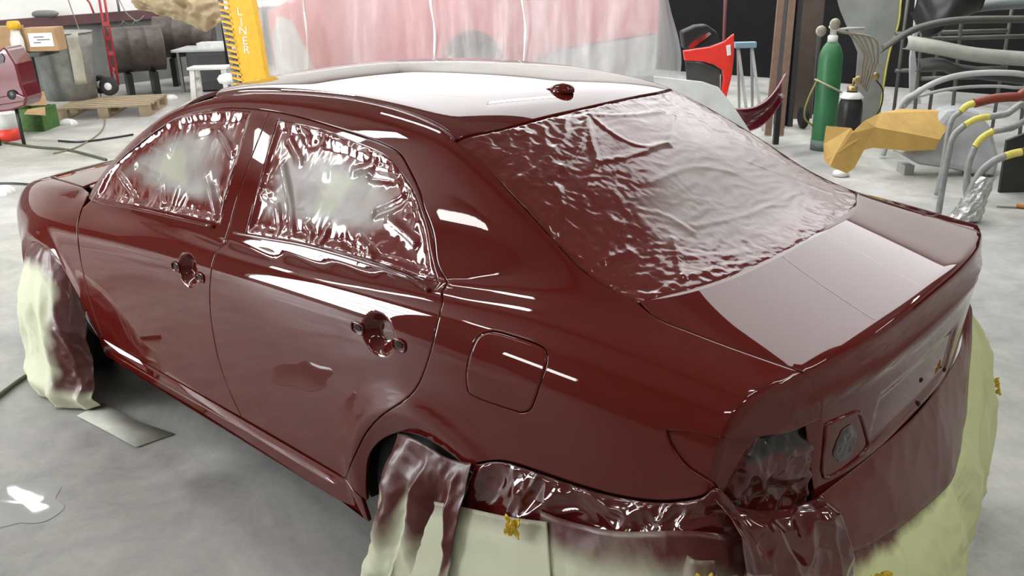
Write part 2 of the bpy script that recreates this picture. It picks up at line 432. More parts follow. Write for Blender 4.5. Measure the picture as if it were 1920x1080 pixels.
def panel(name, outer, D, material, parent, holes=(), h=.02, gap=.0022, edge=.003, f=None, off=0., rim=.014, extra=(), disp=None, bare=None, bh=.009, rnd=.55, shell=True):
    """a sheet-metal (or film) panel: 3-D boundary loops, seen along D, filled on the body surface"""
    f0 = f or F
    ff = (lambda p: f0(p)-off) if off else f0
    e1, e2, D = frame_of(D); to2 = lambda P: np.stack([np.asarray(P)@e1, np.asarray(P)@e2], 1)
    V = []; E = []; rings = []
    loops = []
    for k, lp in enumerate([outer]+list(holes)):
        L = resample(to2(lp), bh)
        if area2(L) < 0: L = L[::-1].copy()
        sg = 1 if k == 0 else -1
        L = inset(L, sg*gap); loops.append((L, sg))
    lo = loops[0][0].min(0); hi = loops[0][0].max(0)
    gx, gy = np.meshgrid(np.arange(lo[0], hi[0], h), np.arange(lo[1], hi[1], h)); gx = gx+(np.arange(gx.shape[0]) % 2)[:, None]*h/2
    G = np.stack([gx.ravel(), gy.ravel()], 1)
    for c, r, hh in extra:
        c2 = to2([c])[0]; u, v = np.meshgrid(np.arange(-r, r, hh), np.arange(-r, r, hh)); q = np.stack([u.ravel(), v.ravel()], 1)
        q = q[np.hypot(q[:, 0], q[:, 1]) < r]+c2; G = G[np.hypot(*(G-c2).T) > r+hh]; G = np.concatenate([G, q])
    ok = inside(G, loops[0][0])
    for L, sg in loops[1:]: ok &= ~inside(G, L)
    G = G[ok]
    for L, sg in loops: G = G[seg_dist(G, np.vstack([L, L[:1]])) > max(edge*1.6, h*.35)]
    n0 = 0
    for L, sg in loops:
        n = len(L); I = inset(L, sg*edge)
        V += list(L)+list(I); E += [(n0+i, n0+(i+1) % n) for i in range(n)]
        rings.append((n0, n, sg)); n0 += 2*n
    nb = n0; V += list(G)
    res = delaunay_2d_cdt([Vector((float(a), float(b_))) for a, b_ in V], E, [], 2 if len(loops) > 1 else 1, 1e-6, True)
    v2 = np.array([(p[0], p[1]) for p in res[0]]); faces = [list(q) for q in res[2]]
    if len(loops) > 1:          # drop what fell into a hole
        cen = np.array([v2[q].mean(0) for q in faces]); bad = np.zeros(len(faces), bool)
        for L, sg in loops[1:]: bad |= inside(cen, L)
        bad |= ~inside(cen, loops[0][0]); faces = [q for q, z in zip(faces, bad) if not z]
    mapo = {}
    for i, o_ in enumerate(res[3]):
        for q in o_: mapo[q] = i
    base = v2[:, :1]*e1+v2[:, 1:]*e2
    P = drop(base, D, ff); N = grad(P, 2e-3, ff)
    att = None
    if disp is not None:
        dd = disp(P, v2, loops); P = P+N*dd[:, None]
    if bare is not None: att = bare(P, v2, loops)
    Vn = [P]; Nn = [N.copy()]; F_ = [tuple(q) for q in faces]
    k = len(P)
    for st, n, sg in rings:
        idx = [mapo[st+i] for i in range(n)]
        pb = P[idx]; nbm = N[idx]
        t = np.roll(pb, -1, 0)-np.roll(pb, 1, 0); out = np.cross(t, nbm)*sg; out /= np.linalg.norm(out, axis=1)[:, None]+1e-9
        if rim:
            Nn[0][idx] = nbm+rnd*out
            r1 = pb-nbm*.0022+out*.0010; r2 = pb-nbm*rim+out*.0006
            Vn += [r1, r2]; Nn += [nbm*.25+out, out]
            for i in range(n):
                j = (i+1) % n; a0, a1 = idx[i], idx[j]; b0, b1, c0, c1 = k+i, k+j, k+n+i, k+n+j
                if sg > 0: F_ += [(a0, b0, b1, a1), (b0, c0, c1, b1)]
                else: F_ += [(a0, a1, b1, b0), (b0, b1, c1, c0)]
            k += 2*n
    VV = np.vstack(Vn); NN = np.vstack(Nn); NN /= np.linalg.norm(NN, axis=1)[:, None]+1e-9
    me = bpy.data.meshes.new(name); me.from_pydata(VV.tolist(), [], F_); me.materials.append(material)
    # orient faces along the normals
    me.update()
    fn = np.zeros(len(me.polygons)*3); me.polygons.foreach_get('normal', fn); fn = fn.reshape(-1, 3)
    flip = [i for i, q in enumerate(F_) if fn[i]@NN[list(q)].mean(0) < 0]
    if flip:
        for i in flip: F_[i] = F_[i][::-1]
        me.clear_geometry(); me.from_pydata(VV.tolist(), [], F_)
    me.polygons.foreach_set('use_smooth', [True]*len(me.polygons))
    if disp is None: me.normals_split_custom_set_from_vertices([tuple(q) for q in NN])
    if att is not None:
        a = me.attributes.new('bare', 'FLOAT', 'POINT'); a.data.foreach_set('value', np.concatenate([att, np.zeros(len(VV)-len(att))]))
    me.update()
    return link(bpy.data.objects.new(name, me), parent)

# ------------------------------------------------------------------ the car
car = thing('sedan', 'freshly sprayed glossy maroon four-door sedan filling the middle of the shop floor', 'car', (0, 0, 0))
DOORTOP = [(2.129,0.911),(1.985,1.069),(1.830,1.167),(1.703,1.238),(1.576,1.292),(1.372,1.335),(1.185,1.353),(1.015,1.359),(0.845,1.356),(0.638,1.343),(0.493,1.332),(0.384,1.320),(0.317,1.304),(0.262,1.272),(0.197,1.226),(0.154,1.184),(0.117,1.152),(0.087,1.119),(0.048,1.059),(-0.018,1.014)]
SEAMB = [(1.015,1.359),(1.020,1.268),(1.026,1.190),(1.030,1.096),(1.030,1.001),(1.033,0.972),(1.048,0.873),(1.076,0.753),(1.095,0.626),(1.095,0.507),(1.067,0.388),(1.030,0.298),(1.018,0.236)]
RDOOR = [(-0.018,1.014),(-0.049,0.992),(-0.058,0.936),(-0.045,0.869),(-0.004,0.779),(0.050,0.712),(0.158,0.624),(0.247,0.532),(0.312,0.438),(0.378,0.340),(0.438,0.278),(0.480,0.242),(0.525,0.226),(0.60,0.223)]
def smooth2(pts, n=4): return [tuple(q) for q in spl(pts, n)]
top_s = smooth2(DOORTOP); seam_s = smooth2(SEAMB); rd_s = smooth2(RDOOR)
topi = top_s.index(min(top_s, key=lambda q: abs(q[0]-1.015)))
fd_front = smooth2([(1.96,.232),(2.08,.240),(2.118,.30),(2.150,.50),(2.142,.66),(2.144,.761),(2.160,.837),(2.170,.878)])
front_door_xz = top_s[:topi+1]+seam_s[1:]+[(1.2,.232),(1.5,.230)]+fd_front
rear_door_xz = top_s[topi:]+rd_s[1:]+[(.75,.226),(.9,.230)]+seam_s[::-1][:-1]
RFILM = [(0.954,1.335),(0.725,1.330),(0.526,1.312),(0.386,1.294),(0.301,1.262),(0.224,1.223),(0.164,1.174),(0.122,1.132),(0.098,1.098),(0.064,1.055),(0.034,1.022)]
RFILM_B = [(0.034,1.022),(0.121,1.020),(0.202,1.024),(0.284,1.026),(0.454,1.026),(0.638,1.020),(0.839,1.004),(0.924,0.996)]
rf = smooth2(RFILM, 3)+smooth2(RFILM_B, 2)[1:]+[(.926,1.05),(.933,1.16),(.944,1.268)]
FFILM = [(2.085,.930),(2.038,1.020),(1.945,1.112),(1.788,1.206),(1.650,1.266),(1.502,1.304),(1.306,1.333),(1.122,1.344)]
ff_ = smooth2(FFILM, 3)+[(1.108,1.24),(1.098,1.12),(1.092,1.0),(1.321,.988),(1.527,.974),(1.723,.960),(1.95,.940)]
DS = (0, 1, .12)
cup = [((x, .86, z), .085, .006) for x, z in CUPS]
fdoor = panel('front_door', S(front_door_xz), DS, PAINT, car, [S(ff_)], extra=cup[1:])
rdoor = panel('rear_door', S(rear_door_xz), DS, PAINT, car, [S(rf)], extra=cup[:1])
sill_xz = [(.335,.262),(.43,.285)]+[q for q in rd_s if q[1] < .27 and q[0] > .44]+[(.75,.226),(.9,.230),(1.018,.236),(1.2,.232),(1.5,.230)]+fd_front[:6]+[(2.118,.30),(2.165,.29),(2.162,.200),(1.35,.190),(.9,.168),(.55,.152),(.326,.165)]
sill = panel('sill', S(sill_xz), (0, 1, 0), PAINT, car)
# side frame: roof rail, C-pillar and quarter panel in one pressing
ROOFD = [(0.149,0.558,1.353),(0.226,0.540,1.377),(0.358,0.524,1.399),(0.489,0.516,1.411),(0.640,0.514,1.418),(0.781,0.518,1.418),(0.980,0.527,1.412),(1.190,0.540,1.398),(1.416,0.558,1.366)]
BLL = [(0.149,0.558,1.353),(0.035,0.572,1.310),(-0.066,0.592,1.261),(-0.174,0.611,1.206),(-0.274,0.627,1.151),(-0.357,0.639,1.108),(-0.438,0.643,1.081),(-0.526,0.638,1.060)]
LIDS = [(-0.526,0.638,1.060),(-0.598,0.655,1.041),(-0.678,0.650,1.030),(-0.771,0.640,1.017),(-0.881,0.626,1.003),(-0.931,0.615,0.993),(-0.943,0.600,0.980)]
LID2 = [(-0.943,0.600,0.980),(-0.950,0.584,0.945),(-0.957,0.560,0.902),(-0.957,0.545,0.862)]
LAMPT = [(-0.950,0.560,0.856),(-0.928,0.643,0.858),(-0.898,0.733,0.876),(-0.871,0.800,0.893),(-0.801,0.827,0.895),(-0.743,0.838,0.883)]
LAMPL = [(-0.743,0.838,0.883),(-0.757,0.841,0.856),(-0.792,0.840,0.822),(-0.835,0.832,0.802),(-0.859,0.820,0.786)]
QLOW = [(-0.859,0.820,0.786),(-0.832,0.836,0.757),(-0.743,0.848,0.713),(-0.636,0.856,0.685),(-0.539,0.862,0.672),(-0.436,0.867,0.664),(-0.323,0.870,0.653),(-0.267,0.876,0.640),(-0.215,0.885,0.615)]
ARCH = [(-.205,.555),(-.13,.59),(-.054,.605),(0.001,.607),(.074,.595),(.131,.567),(.205,.512),(.27,.43),(.308,.315),(.316,.25)]
s3 = lambda L, n=3: [tuple(q) for q in spl(L, n)]
apil = [(1.60,.585,1.318),(1.75,.612,1.262),(1.90,.655,1.182),(2.02,.70,1.095),(2.16,.755,.965)]
side_loop = s3(ROOFD)[::-1]+s3(BLL)[1:]+s3(LIDS)[1:]+s3(LID2)[1:]+s3(LAMPT)[1:]+s3(LAMPL)[1:]+s3(QLOW)[1:]+S(smooth2(ARCH, 3))+S([(.335,.262),(.43,.285)])
side_loop += S([q for q in rd_s[::-1] if q[1] > .292])+S(top_s[::-1][1:])+[(2.16,.785,.915)]+s3(apil)[::-1]
DQ = (-.22, .72, .66)
FUEL = [(-.193,.939),(-.202,.957),(-.226,.972),(-.258,.978),(-.334,.979),(-.386,.977),(-.408,.968),(-.419,.945),(-.413,.902),(-.402,.862),(-.389,.828),(-.362,.808),(-.328,.804),(-.204,.800),(-.180,.820),(-.178,.873)]
fuel = S([tuple(q) for q in spl(FUEL+FUEL[:1], 3)][:-1])
quarter = panel('quarter_panel', side_loop, DQ, PAINT, car, [fuel], h=.016, f=_F0, rnd=.2)
fueld = panel('fuel_door', fuel, (0, 1, .2), PAINT, car, f=_F0, h=.012, edge=.006, rnd=.8)
# recessed painted bed beside the lamp opening
# roof, with its mouldings
mir = lambda L: [(x, -y, z) for x, y, z in L]
rd_in = [(x, y-.006, z) for x, y, z in s3(ROOFD)]
roofloop = rd_in+[(1.50,.46,1.38),(1.585,.25,1.40),(1.605,0,1.40),(1.585,-.25,1.40),(1.50,-.46,1.38)]+mir(rd_in)[::-1]+s3([(.149,-.552,1.35),(.112,-.40,1.36),(.092,-.15,1.38),(.088,0,1.38),(.092,.15,1.38),(.112,.40,1.36),(.149,.552,1.353)])[1:-1]
roof = panel('roof_panel', roofloop, (-.05, 0, 1), PAINT, car, f=_F0, h=.02)
# boot lid
BLB = [(-.526,.632,1.06),(-.575,.545,1.063),(-.612,.43,1.065),(-.637,.30,1.07),(-.649,.15,1.075),(-.651,0,1.078)]
blb = s3(BLB); blb_full = blb+mir(blb)[::-1][1:]
lid_left = s3(LIDS)[2:]+s3(LID2)[1:]+[(-.957,.535,.82),(-.954,.522,.756),(-.950,.505,.615)]
lamp_in = [(-.956,.522,.838),(-.966,.45,.832),(-.975,.395,.822),(-.979,.372,.800),(-.980,.325,.735),(-.978,.30,.69),(-.966,.36,.672),(-.953,.49,.686)]
def F_lid(p):
    v = _F0(p); x, y, z = p[..., 0], p[..., 1], p[..., 2]
    k = sstep(.30, .27, np.abs(y))*sstep(.665, .685, z)*sstep(.835, .80, z)*sstep(-.90, -.93, x)
    return v+.008*k
DL = (-.75, 0, .66)
lid = panel('boot_lid', blb_full+mir(lid_left)+lid_left[::-1], DL, PAINT, car, h=.014, f=F_lid, rnd=.15)
# lower rear panel behind the missing bumper
rp = [(-.950,.505,.612),(-.965,.25,.611),(-.97,0,.611)]
rp = rp+mir(rp)[::-1][1:]
rear_low = panel('rear_panel', rp+[(-.95,-.55,.46),(-.97,0,.44),(-.95,.55,.46)], (-1, 0, 0), PAINT, car, f=_F0, h=.025)
# lamp pockets (lamps removed): set-back metal, the hole's shade put into its colour
bed = s3(LAMPT[2:])+s3(LAMPL)[1:]+[(-.866,.812,.76),(-.874,.795,.80),(-.884,.772,.845),(-.893,.75,.868)]
lbed = panel('lamp_bed', bed, (-.45, .85, .25), PAINT, car, f=_F0, off=-.007, h=.012, gap=-.003, rim=.01)
POCKET = mat('lamp_pocket_shade', (.022, .006, .006), .3, coat=.6, scale=30, bmp=.3)
pk = [(-.950,.560,.858),(-.928,.643,.860),(-.898,.733,.876),(-.884,.772,.852),(-.874,.795,.80),(-.866,.812,.75),(-.877,.775,.690),(-.907,.680,.640),(-.947,.507,.612),(-.953,.518,.745),(-.955,.54,.838)]
pocket = panel('lamp_pocket', pk, (-.75, .6, .25), POCKET, car, f=_F0, off=-.045, h=.02, gap=-.012)
inn = s3(lamp_in+lamp_in[:1], 4)[:-1]
Pi = np.array(inn); Pi = drop(Pi, (-1, 0, 0), F_lid); Ni = grad(Pi, 2e-3, F_lid)
lpock = MB().tube(Pi+Ni*.0005, .0055, 8, closed=True).build('lamp_outline', PAINT, lid)
P_ = []; c2 = np.array([.425, .748])
for v in np.linspace(0, 1, 9):
    row = []
    for th in np.linspace(0, 2*np.pi, 25):
        rr = (1-v)*(1+.18*perlin(math.cos(th)*1.5, math.sin(th)*1.5, 2)); y_ = c2[0]+.046*rr*math.cos(th)+.012*rr*math.sin(th); z_ = c2[1]+.052*rr*math.sin(th); row.append((y_, z_, v))
    P_.append(row)
P_ = np.array(P_); q = drop(np.stack([np.full(P_.shape[:2], -1.), P_[..., 0], P_[..., 1]], -1).reshape(-1, 3), (-1, 0, 0), F_lid)
q[:, 0] -= .0015+.007*np.abs(perlin(q[:, 1]*45, q[:, 2]*45, 3))*(P_[..., 2].ravel() > .05)
MB().grid(q.reshape(P_.shape[0], P_.shape[1], 3)).build('lamp_hole_shade', POCKET, lid)  # dark oval plate stands in for the shaded hole in the lid
for px_ in ((1722, 757), (1771, 693), (1727, 712), (1740, 780)):
    d_ = ray(*px_); h_, ok_, _ = cast(CAM[None], d_[None], .8, 4, 300, F_lid); h_ = h_[0]
    if not ok_[0]: continue
    o = MB().lathe([(0, .004), (.006, .004), (.0085, 0), (.004, -.004)], 12, axis='x').build('bolt_hole', DARK, lid); o.location = h_
# fender, bonnet, windscreen, nose
fen = S([(2.180,.884),(2.150,.761),(2.148,.66),(2.156,.50),(2.125,.30),(2.165,.29),(2.182,.361),(2.222,.455),(2.276,.537),(2.355,.627),(2.442,.668),(2.567,.680),(2.70,.668),(2.80,.62),(2.88,.53),(2.92,.42),(2.99,.42),(3.06,.58)])
fen += [tuple(drop([(3.14,.70,.5)], (0, 0, 1), _F0)[0]), tuple(drop([(3.10,.60,.5)], (0, 0, 1), _F0)[0]), tuple(drop([(2.75,.68,.5)], (0, 0, 1), _F0)[0]), tuple(drop([(2.35,.725,.5)], (0, 0, 1), _F0)[0]), (2.19,.765,.93)]
fender = panel('front_fender', fen, (.25, .75, .6), PAINT, car, f=_F0, h=.02)
hood_xy = [(2.36,.72),(2.75,.675),(3.10,.595),(3.28,.42),(3.36,.2),(3.38,0)]
hood_xy = hood_xy+[(x, -y) for x, y in hood_xy[::-1][1:]]+[(2.45,-.4),(2.48,0),(2.45,.4)]
hood = panel('bonnet', [tuple(drop([(x, y, .5)], (0, 0, 1), _F0)[0]) for x, y in hood_xy], (.1, 0, 1), PAINT, car, f=_F0, h=.03)
ws = [(1.60,.57,1.32),(1.75,.60,1.262),(1.90,.643,1.182),(2.02,.688,1.095),(2.16,.743,.965),(2.36,.70,.96),(2.44,.4,.95),(2.46,0,.95)]
ws = [(1.50,.46,1.38),(1.585,.25,1.40),(1.605,0,1.4)][::-1]+ws
wsl = ws+mir(ws)[::-1][1:-1]
wind = panel('windscreen', wsl, (.35, 0, 1), mat('masked_windscreen', (.2, .08, .07), .25, coat=.8, scale=8), car, f=_F0, off=-.004, h=.03)
nose_yz = [(.80,.55),(.66,.74),(.40,.80),(0,.82)]; nose_yz = nose_yz+[(-y, z) for y, z in nose_yz[::-1][1:]]+[(-.82,.25),(0,.2),(.82,.25)]
nose = panel('nose_panel', [(3.0, y, z) for y, z in nose_yz], (1, 0, .05), mat('masked_nose', (.30, .28, .2), .6, scale=5), car, f=_F0, h=.05, off=-.004)
# roof mouldings and window weatherstrips
def strip(name, pts, r, m_, parent, lift=.0, D=(0, .7, .7)):
    P = np.array(pts); N = grad(P, 2e-3, _F0); return MB().tube(P+N*lift, r, 8).build(name, m_, parent)
strip('roof_moulding', s3(ROOFD, 4), .0045, PAINT, car, -.001)
belt = [(2.10,.914),(1.7,.948),(1.4,.966),(1.12,.981)]
strip('weatherstrip', S(smooth2(belt, 6)), .0065, PAINT, fdoor, .002)
belt2 = [(.99,.985),(.84,.995),(.64,1.011),(.45,1.017),(.28,1.017),(.12,1.011),(.02,1.008)]
strip('weatherstrip', S(smooth2(belt2, 6)), .0065, PAINT, rdoor, .002)
# handle openings: cups with two small mounting sockets each
for dr, (cx, cz), dx in ((fdoor, CUPS[1], .085), (rdoor, CUPS[0], .088)):
    for s_, zz in ((1, -.004), (-1, -.006)):
        p = sidept(cx+s_*dx, cz+zz); n = grad(p[None], 2e-3, F)[0]
        q = MB()
        L = [(.026*math.copysign(abs(math.cos(a))**.6, math.cos(a)), .016*math.copysign(abs(math.sin(a))**.6, math.sin(a))) for a in np.linspace(0, 2*np.pi, 20, endpoint=False)]
        q.tube([(p[0]+u, p[1]+.002-.1*v*0, p[2]+v) for u, v in L], .0032, 6, closed=True)
        so = q.build('handle_socket', PAINT, dr)
        MB().prism([(u*.55, v*.5) for u, v in L], .004, lambda u, v, w_, p=p: (p[0]+u, p[1]-.002+w_, p[2]+v)).build('socket_hole', DARK, so)
    p = sidept(cx, cz)
# aerial base on the roof
ab = MB()
pp = drop([(.222, .0, 1.)], (0, 0, 1), _F0)[0]
prof = np.linspace(0, 1, 12); ring_n = 20; P_ = []
for t in prof:
    rr = math.sqrt(max(0, 1-t**2.2)); row = []
    for k in range(ring_n):
        a = 2*math.pi*k/ring_n
        row.append((pp[0]+.010*t*-1+.048*rr*math.cos(a), pp[1]+.034*rr*math.sin(a), pp[2]-.003+.030*t))
    P_.append(row+[row[0]])
ab.grid(P_); aer = ab.build('aerial_base', PAINT, car)
for k in range(3):
    MB().tube([(pp[0]+.03, pp[1]+.02-.02*k, pp[2]+.006), (pp[0]+.056, pp[1]+.026-.026*k, pp[2]+.002)], .0035, 6).build('tape_tail', PAINT, aer)
# added near-black inner shell that darkens the gaps, with open wheel housings
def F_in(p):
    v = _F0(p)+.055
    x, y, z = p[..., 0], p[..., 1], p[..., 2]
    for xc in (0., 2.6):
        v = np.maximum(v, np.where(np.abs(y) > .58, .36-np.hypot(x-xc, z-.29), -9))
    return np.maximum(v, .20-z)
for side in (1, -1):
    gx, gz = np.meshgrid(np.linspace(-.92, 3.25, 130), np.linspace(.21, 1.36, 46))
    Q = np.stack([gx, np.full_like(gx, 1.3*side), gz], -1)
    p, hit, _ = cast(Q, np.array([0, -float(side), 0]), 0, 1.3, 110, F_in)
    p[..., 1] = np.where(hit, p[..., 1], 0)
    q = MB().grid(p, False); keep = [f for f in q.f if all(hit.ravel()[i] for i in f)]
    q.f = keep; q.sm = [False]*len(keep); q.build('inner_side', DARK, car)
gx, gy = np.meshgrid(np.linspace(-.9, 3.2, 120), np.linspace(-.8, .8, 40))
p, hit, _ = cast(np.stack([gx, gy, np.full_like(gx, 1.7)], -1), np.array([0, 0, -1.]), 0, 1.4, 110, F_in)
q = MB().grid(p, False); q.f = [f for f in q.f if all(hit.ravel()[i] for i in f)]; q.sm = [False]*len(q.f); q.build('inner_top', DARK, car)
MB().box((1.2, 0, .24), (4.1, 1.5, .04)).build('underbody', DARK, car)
# wheels (masked, hidden in their housings)
RUB = mat('tyre_rubber', (.012, .012, .012), .8)
for xc in (0., 2.6):
    for s_ in (1, -1):
        wq = MB().lathe([(.18, -.09), (.29, -.095), (.315, -.07), (.315, .07), (.29, .095), (.18, .09)], 36, axis='y')
        wo = wq.build('wheel', RUB, car); wo.location = (xc, s_*.73, .315)
        hb = MB().lathe([(.03, .06), (.06, .05), (.17, .045), (.19, .07), (.2, .07)], 28, axis='y').build('rim', STEEL, wo); hb.scale = (1, s_, 1)
# the far side repeats the near one
for o in (fdoor, rdoor, sill, quarter, fueld, pocket, lbed, fender):
    c = copy_tree(o, car); c.scale = (1, -1, 1)

# ------------------------------------------------------------------ plastic film over the windows
SFOLDS=[[(1.569,1.159),(1.572,1.196),(1.562,1.253)],[(1.423,1.258),(1.322,1.277),(1.226,1.248),(1.159,1.216)],[(1.268,1.125),(1.193,1.066),(1.129,0.998)],[(1.201,1.108),(1.140,1.056),(1.107,1.010)],[(1.561,1.049),(1.495,0.975)],[(1.440,1.057),(1.445,0.983)],[(1.368,1.040),(1.395,0.981)],[(1.937,1.045),(1.774,0.989),(1.709,0.960)],[(1.736,1.168),(1.573,1.159)],[(1.818,1.091),(1.624,1.078)],[(0.847,1.212),(0.749,1.114),(0.697,1.044)],[(0.901,1.116),(0.814,1.097),(0.764,1.033)],[(0.825,1.325),(0.754,1.285),(0.696,1.303)],[(0.696,1.303),(0.559,1.298),(0.420,1.277)],[(0.496,1.239),(0.412,1.264),(0.313,1.254)],[(0.419,1.234),(0.316,1.240)],[(0.640,1.069),(0.600,1.045)],[(0.532,1.071),(0.536,1.025)],[(0.450,1.063),(0.388,1.037)],[(0.378,1.067),(0.294,1.039)],[(0.285,1.139),(0.195,1.112),(0.157,1.097)],[(0.345,1.144),(0.263,1.184),(0.236,1.216)],[(0.860,1.290),(0.766,1.237)]]
FOLDS=[[(0.052,0.085),(-0.049,0.196),(-0.127,0.273),(-0.183,0.389),(-0.221,0.461)],[(0.049,0.076),(-0.057,0.096),(-0.132,0.063),(-0.154,-0.049)],[(0.045,0.067),(0.004,-0.074),(-0.006,-0.242)],[(0.041,0.104),(-0.041,0.231),(-0.090,0.354),(-0.110,0.460)],[(0.056,0.185),(-0.012,0.282),(-0.065,0.451),(-0.077,0.564)],[(-0.129,0.269),(-0.152,0.146),(-0.154,-0.049)],[(-0.161,-0.054),(-0.034,-0.270)],[(-0.150,0.475),(-0.208,0.531),(-0.225,0.599)],[(-0.304,0.432),(-0.369,0.542),(-0.385,0.582)],[(-0.388,0.579),(-0.397,0.490)],[(-0.432,0.341),(-0.499,0.420),(-0.545,0.472)],[(-0.546,0.469),(-0.577,0.374),(-0.590,0.304)],[(-0.545,0.472),(-0.539,0.580)],[(-0.291,-0.307),(-0.390,-0.415),(-0.507,-0.486)],[(-0.427,0.233),(-0.473,0.021),(-0.469,-0.330)],[(-0.640,-0.110),(-0.592,-0.254),(-0.575,-0.369)],[(0.054,0.358),(-0.014,0.448),(-0.024,0.525)],[(0.052,0.289),(-0.029,0.367)],[(-0.258,0.191),(-0.260,-0.033),(-0.316,-0.160)],[(-0.314,0.324),(-0.363,0.267),(-0.441,0.256)]]
def edge_dist(v2, loops): return seg_dist(v2, np.vstack([loops[0][0], loops[0][0][:1]]))
def side_film(P, v2, loops, seed):
    e = edge_dist(v2, loops); x, z = P[:, 0], P[:, 2]; Q = np.stack([x, z], 1)
    wx = x+.03*perlin(x*7, z*7, seed); wz = z+.03*perlin(x*7, z*7, seed+5)
    A = .06+.95*np.exp(-e/.038)
    d = -.010*sstep(0, .03, e)+A*(.0055*ridge(wx*9, wz*9, seed)+.0022*ridge(wx*24, wz*24, seed+2))+.007*perlin(x*3.5, z*4, seed+9)
    for i, f_ in enumerate(SFOLDS):
        r = seg_dist(Q, spl(f_, 4)); s_ = 1 if i % 3 else -.8
        d = d+s_*.0075*np.exp(-(r/.011)**2)
    return d*sstep(0, .006, e)-.002
def side_bare(P, v2, loops, c, s_):
    e = edge_dist(v2, loops); x, z = P[:, 0], P[:, 2]
    return np.clip(sstep(.03, .105, e)*.8*np.exp(-(((x-c[0])/s_[0])**2+((z-c[1])/s_[1])**2)**1.5)+.35*np.exp(-((x-c[0])/.10)**2-((z-c[1])/.06)**2)+.30*perlin(x*6+z*4, z*9, 3)*sstep(.02, .08, e)+.10*perlin(x*16, z*16, 5), 0, 1)
ffilm = panel('masking_film', S(ff_), DS, FILM, None, h=.0065, gap=-.002, edge=.004, disp=lambda P, v, l: side_film(P, v, l, 1), bare=lambda P, v, l: side_bare(P, v, l, (1.50, 1.12), (.40, .16)), rim=.004)
tag(ffilm, 'crinkled clear plastic film taped over the front door window', 'plastic film', 'films over the car windows')
rfilm = panel('masking_film', S(rf), DS, FILM, None, h=.0065, gap=-.002, edge=.004, disp=lambda P, v, l: side_film(P, v, l, 4), bare=lambda P, v, l: side_bare(P, v, l, (.56, 1.165), (.38, .15)), rim=.004)
tag(rfilm, 'crinkled plastic film with hazy pale centre over the rear door window', 'plastic film', 'films over the car windows')
def back_film(P, v2, loops):
    e = edge_dist(v2, loops); x, y = P[:, 0], P[:, 1]; Q = np.stack([x, y], 1)
    wx = x+.04*perlin(x*5, y*5, 3); wy = y+.04*perlin(x*5, y*5, 8)
    left = sstep(-.05, .45, y)
    A = .10+.50*left+.7*np.exp(-e/.05)
    d = A*(.0032*ridge(wx*11, wy*7, 2)+.0022*ridge(wx*30, wy*22, 6)+.0014*ridge(wx*60, wy*50, 7))+.004*perlin(x*3, y*3, 4)
    d = d+(.0012*ridge(wx*26, wy*7, 12))*(1-left)
    for i, f_ in enumerate(FOLDS):
        r = seg_dist(Q, spl(f_, 5)); d = d+(.0036 if i < 13 else .0020)*np.exp(-(r/.0095)**2)
    return d*sstep(0, .008, e)-.001
def back_bare(P, v2, loops):
    x, y = P[:, 0], P[:, 1]; e = edge_dist(v2, loops)
    u = (x+.36)*.9+(y+.08)*.12; v = (y+.08)
    return np.clip(1.02*np.exp(-((u/.17)**2+(v/.40)**2)**1.4)*sstep(.02, .12, e)+.12*perlin(x*7, y*7, 2), 0, 1)
back_loop = s3(BLL)+blb_full[1:]+mir(s3(BLL))[::-1][1:]+s3([(.149,-.552,1.35),(.112,-.40,1.36),(.092,-.15,1.38),(.088,0,1.38),(.092,.15,1.38),(.112,.40,1.36),(.149,.552,1.353)])[1:-1]
bfilm = panel('masking_film', back_loop, (-.4, 0, .92), FILM_R, None, h=.0065, gap=.003, edge=.004, f=_F0, off=-.004, disp=back_film, bare=back_bare, rim=.006)
tag(bfilm, 'wrinkled red-misted plastic sheet stretched over the sloping rear window', 'plastic film', 'films over the car windows')
# torn film scrap stuck at the top edge of the rear window
pt = drop([(.0, -.19, 1.)], (0, 0, 1), _F0)[0]

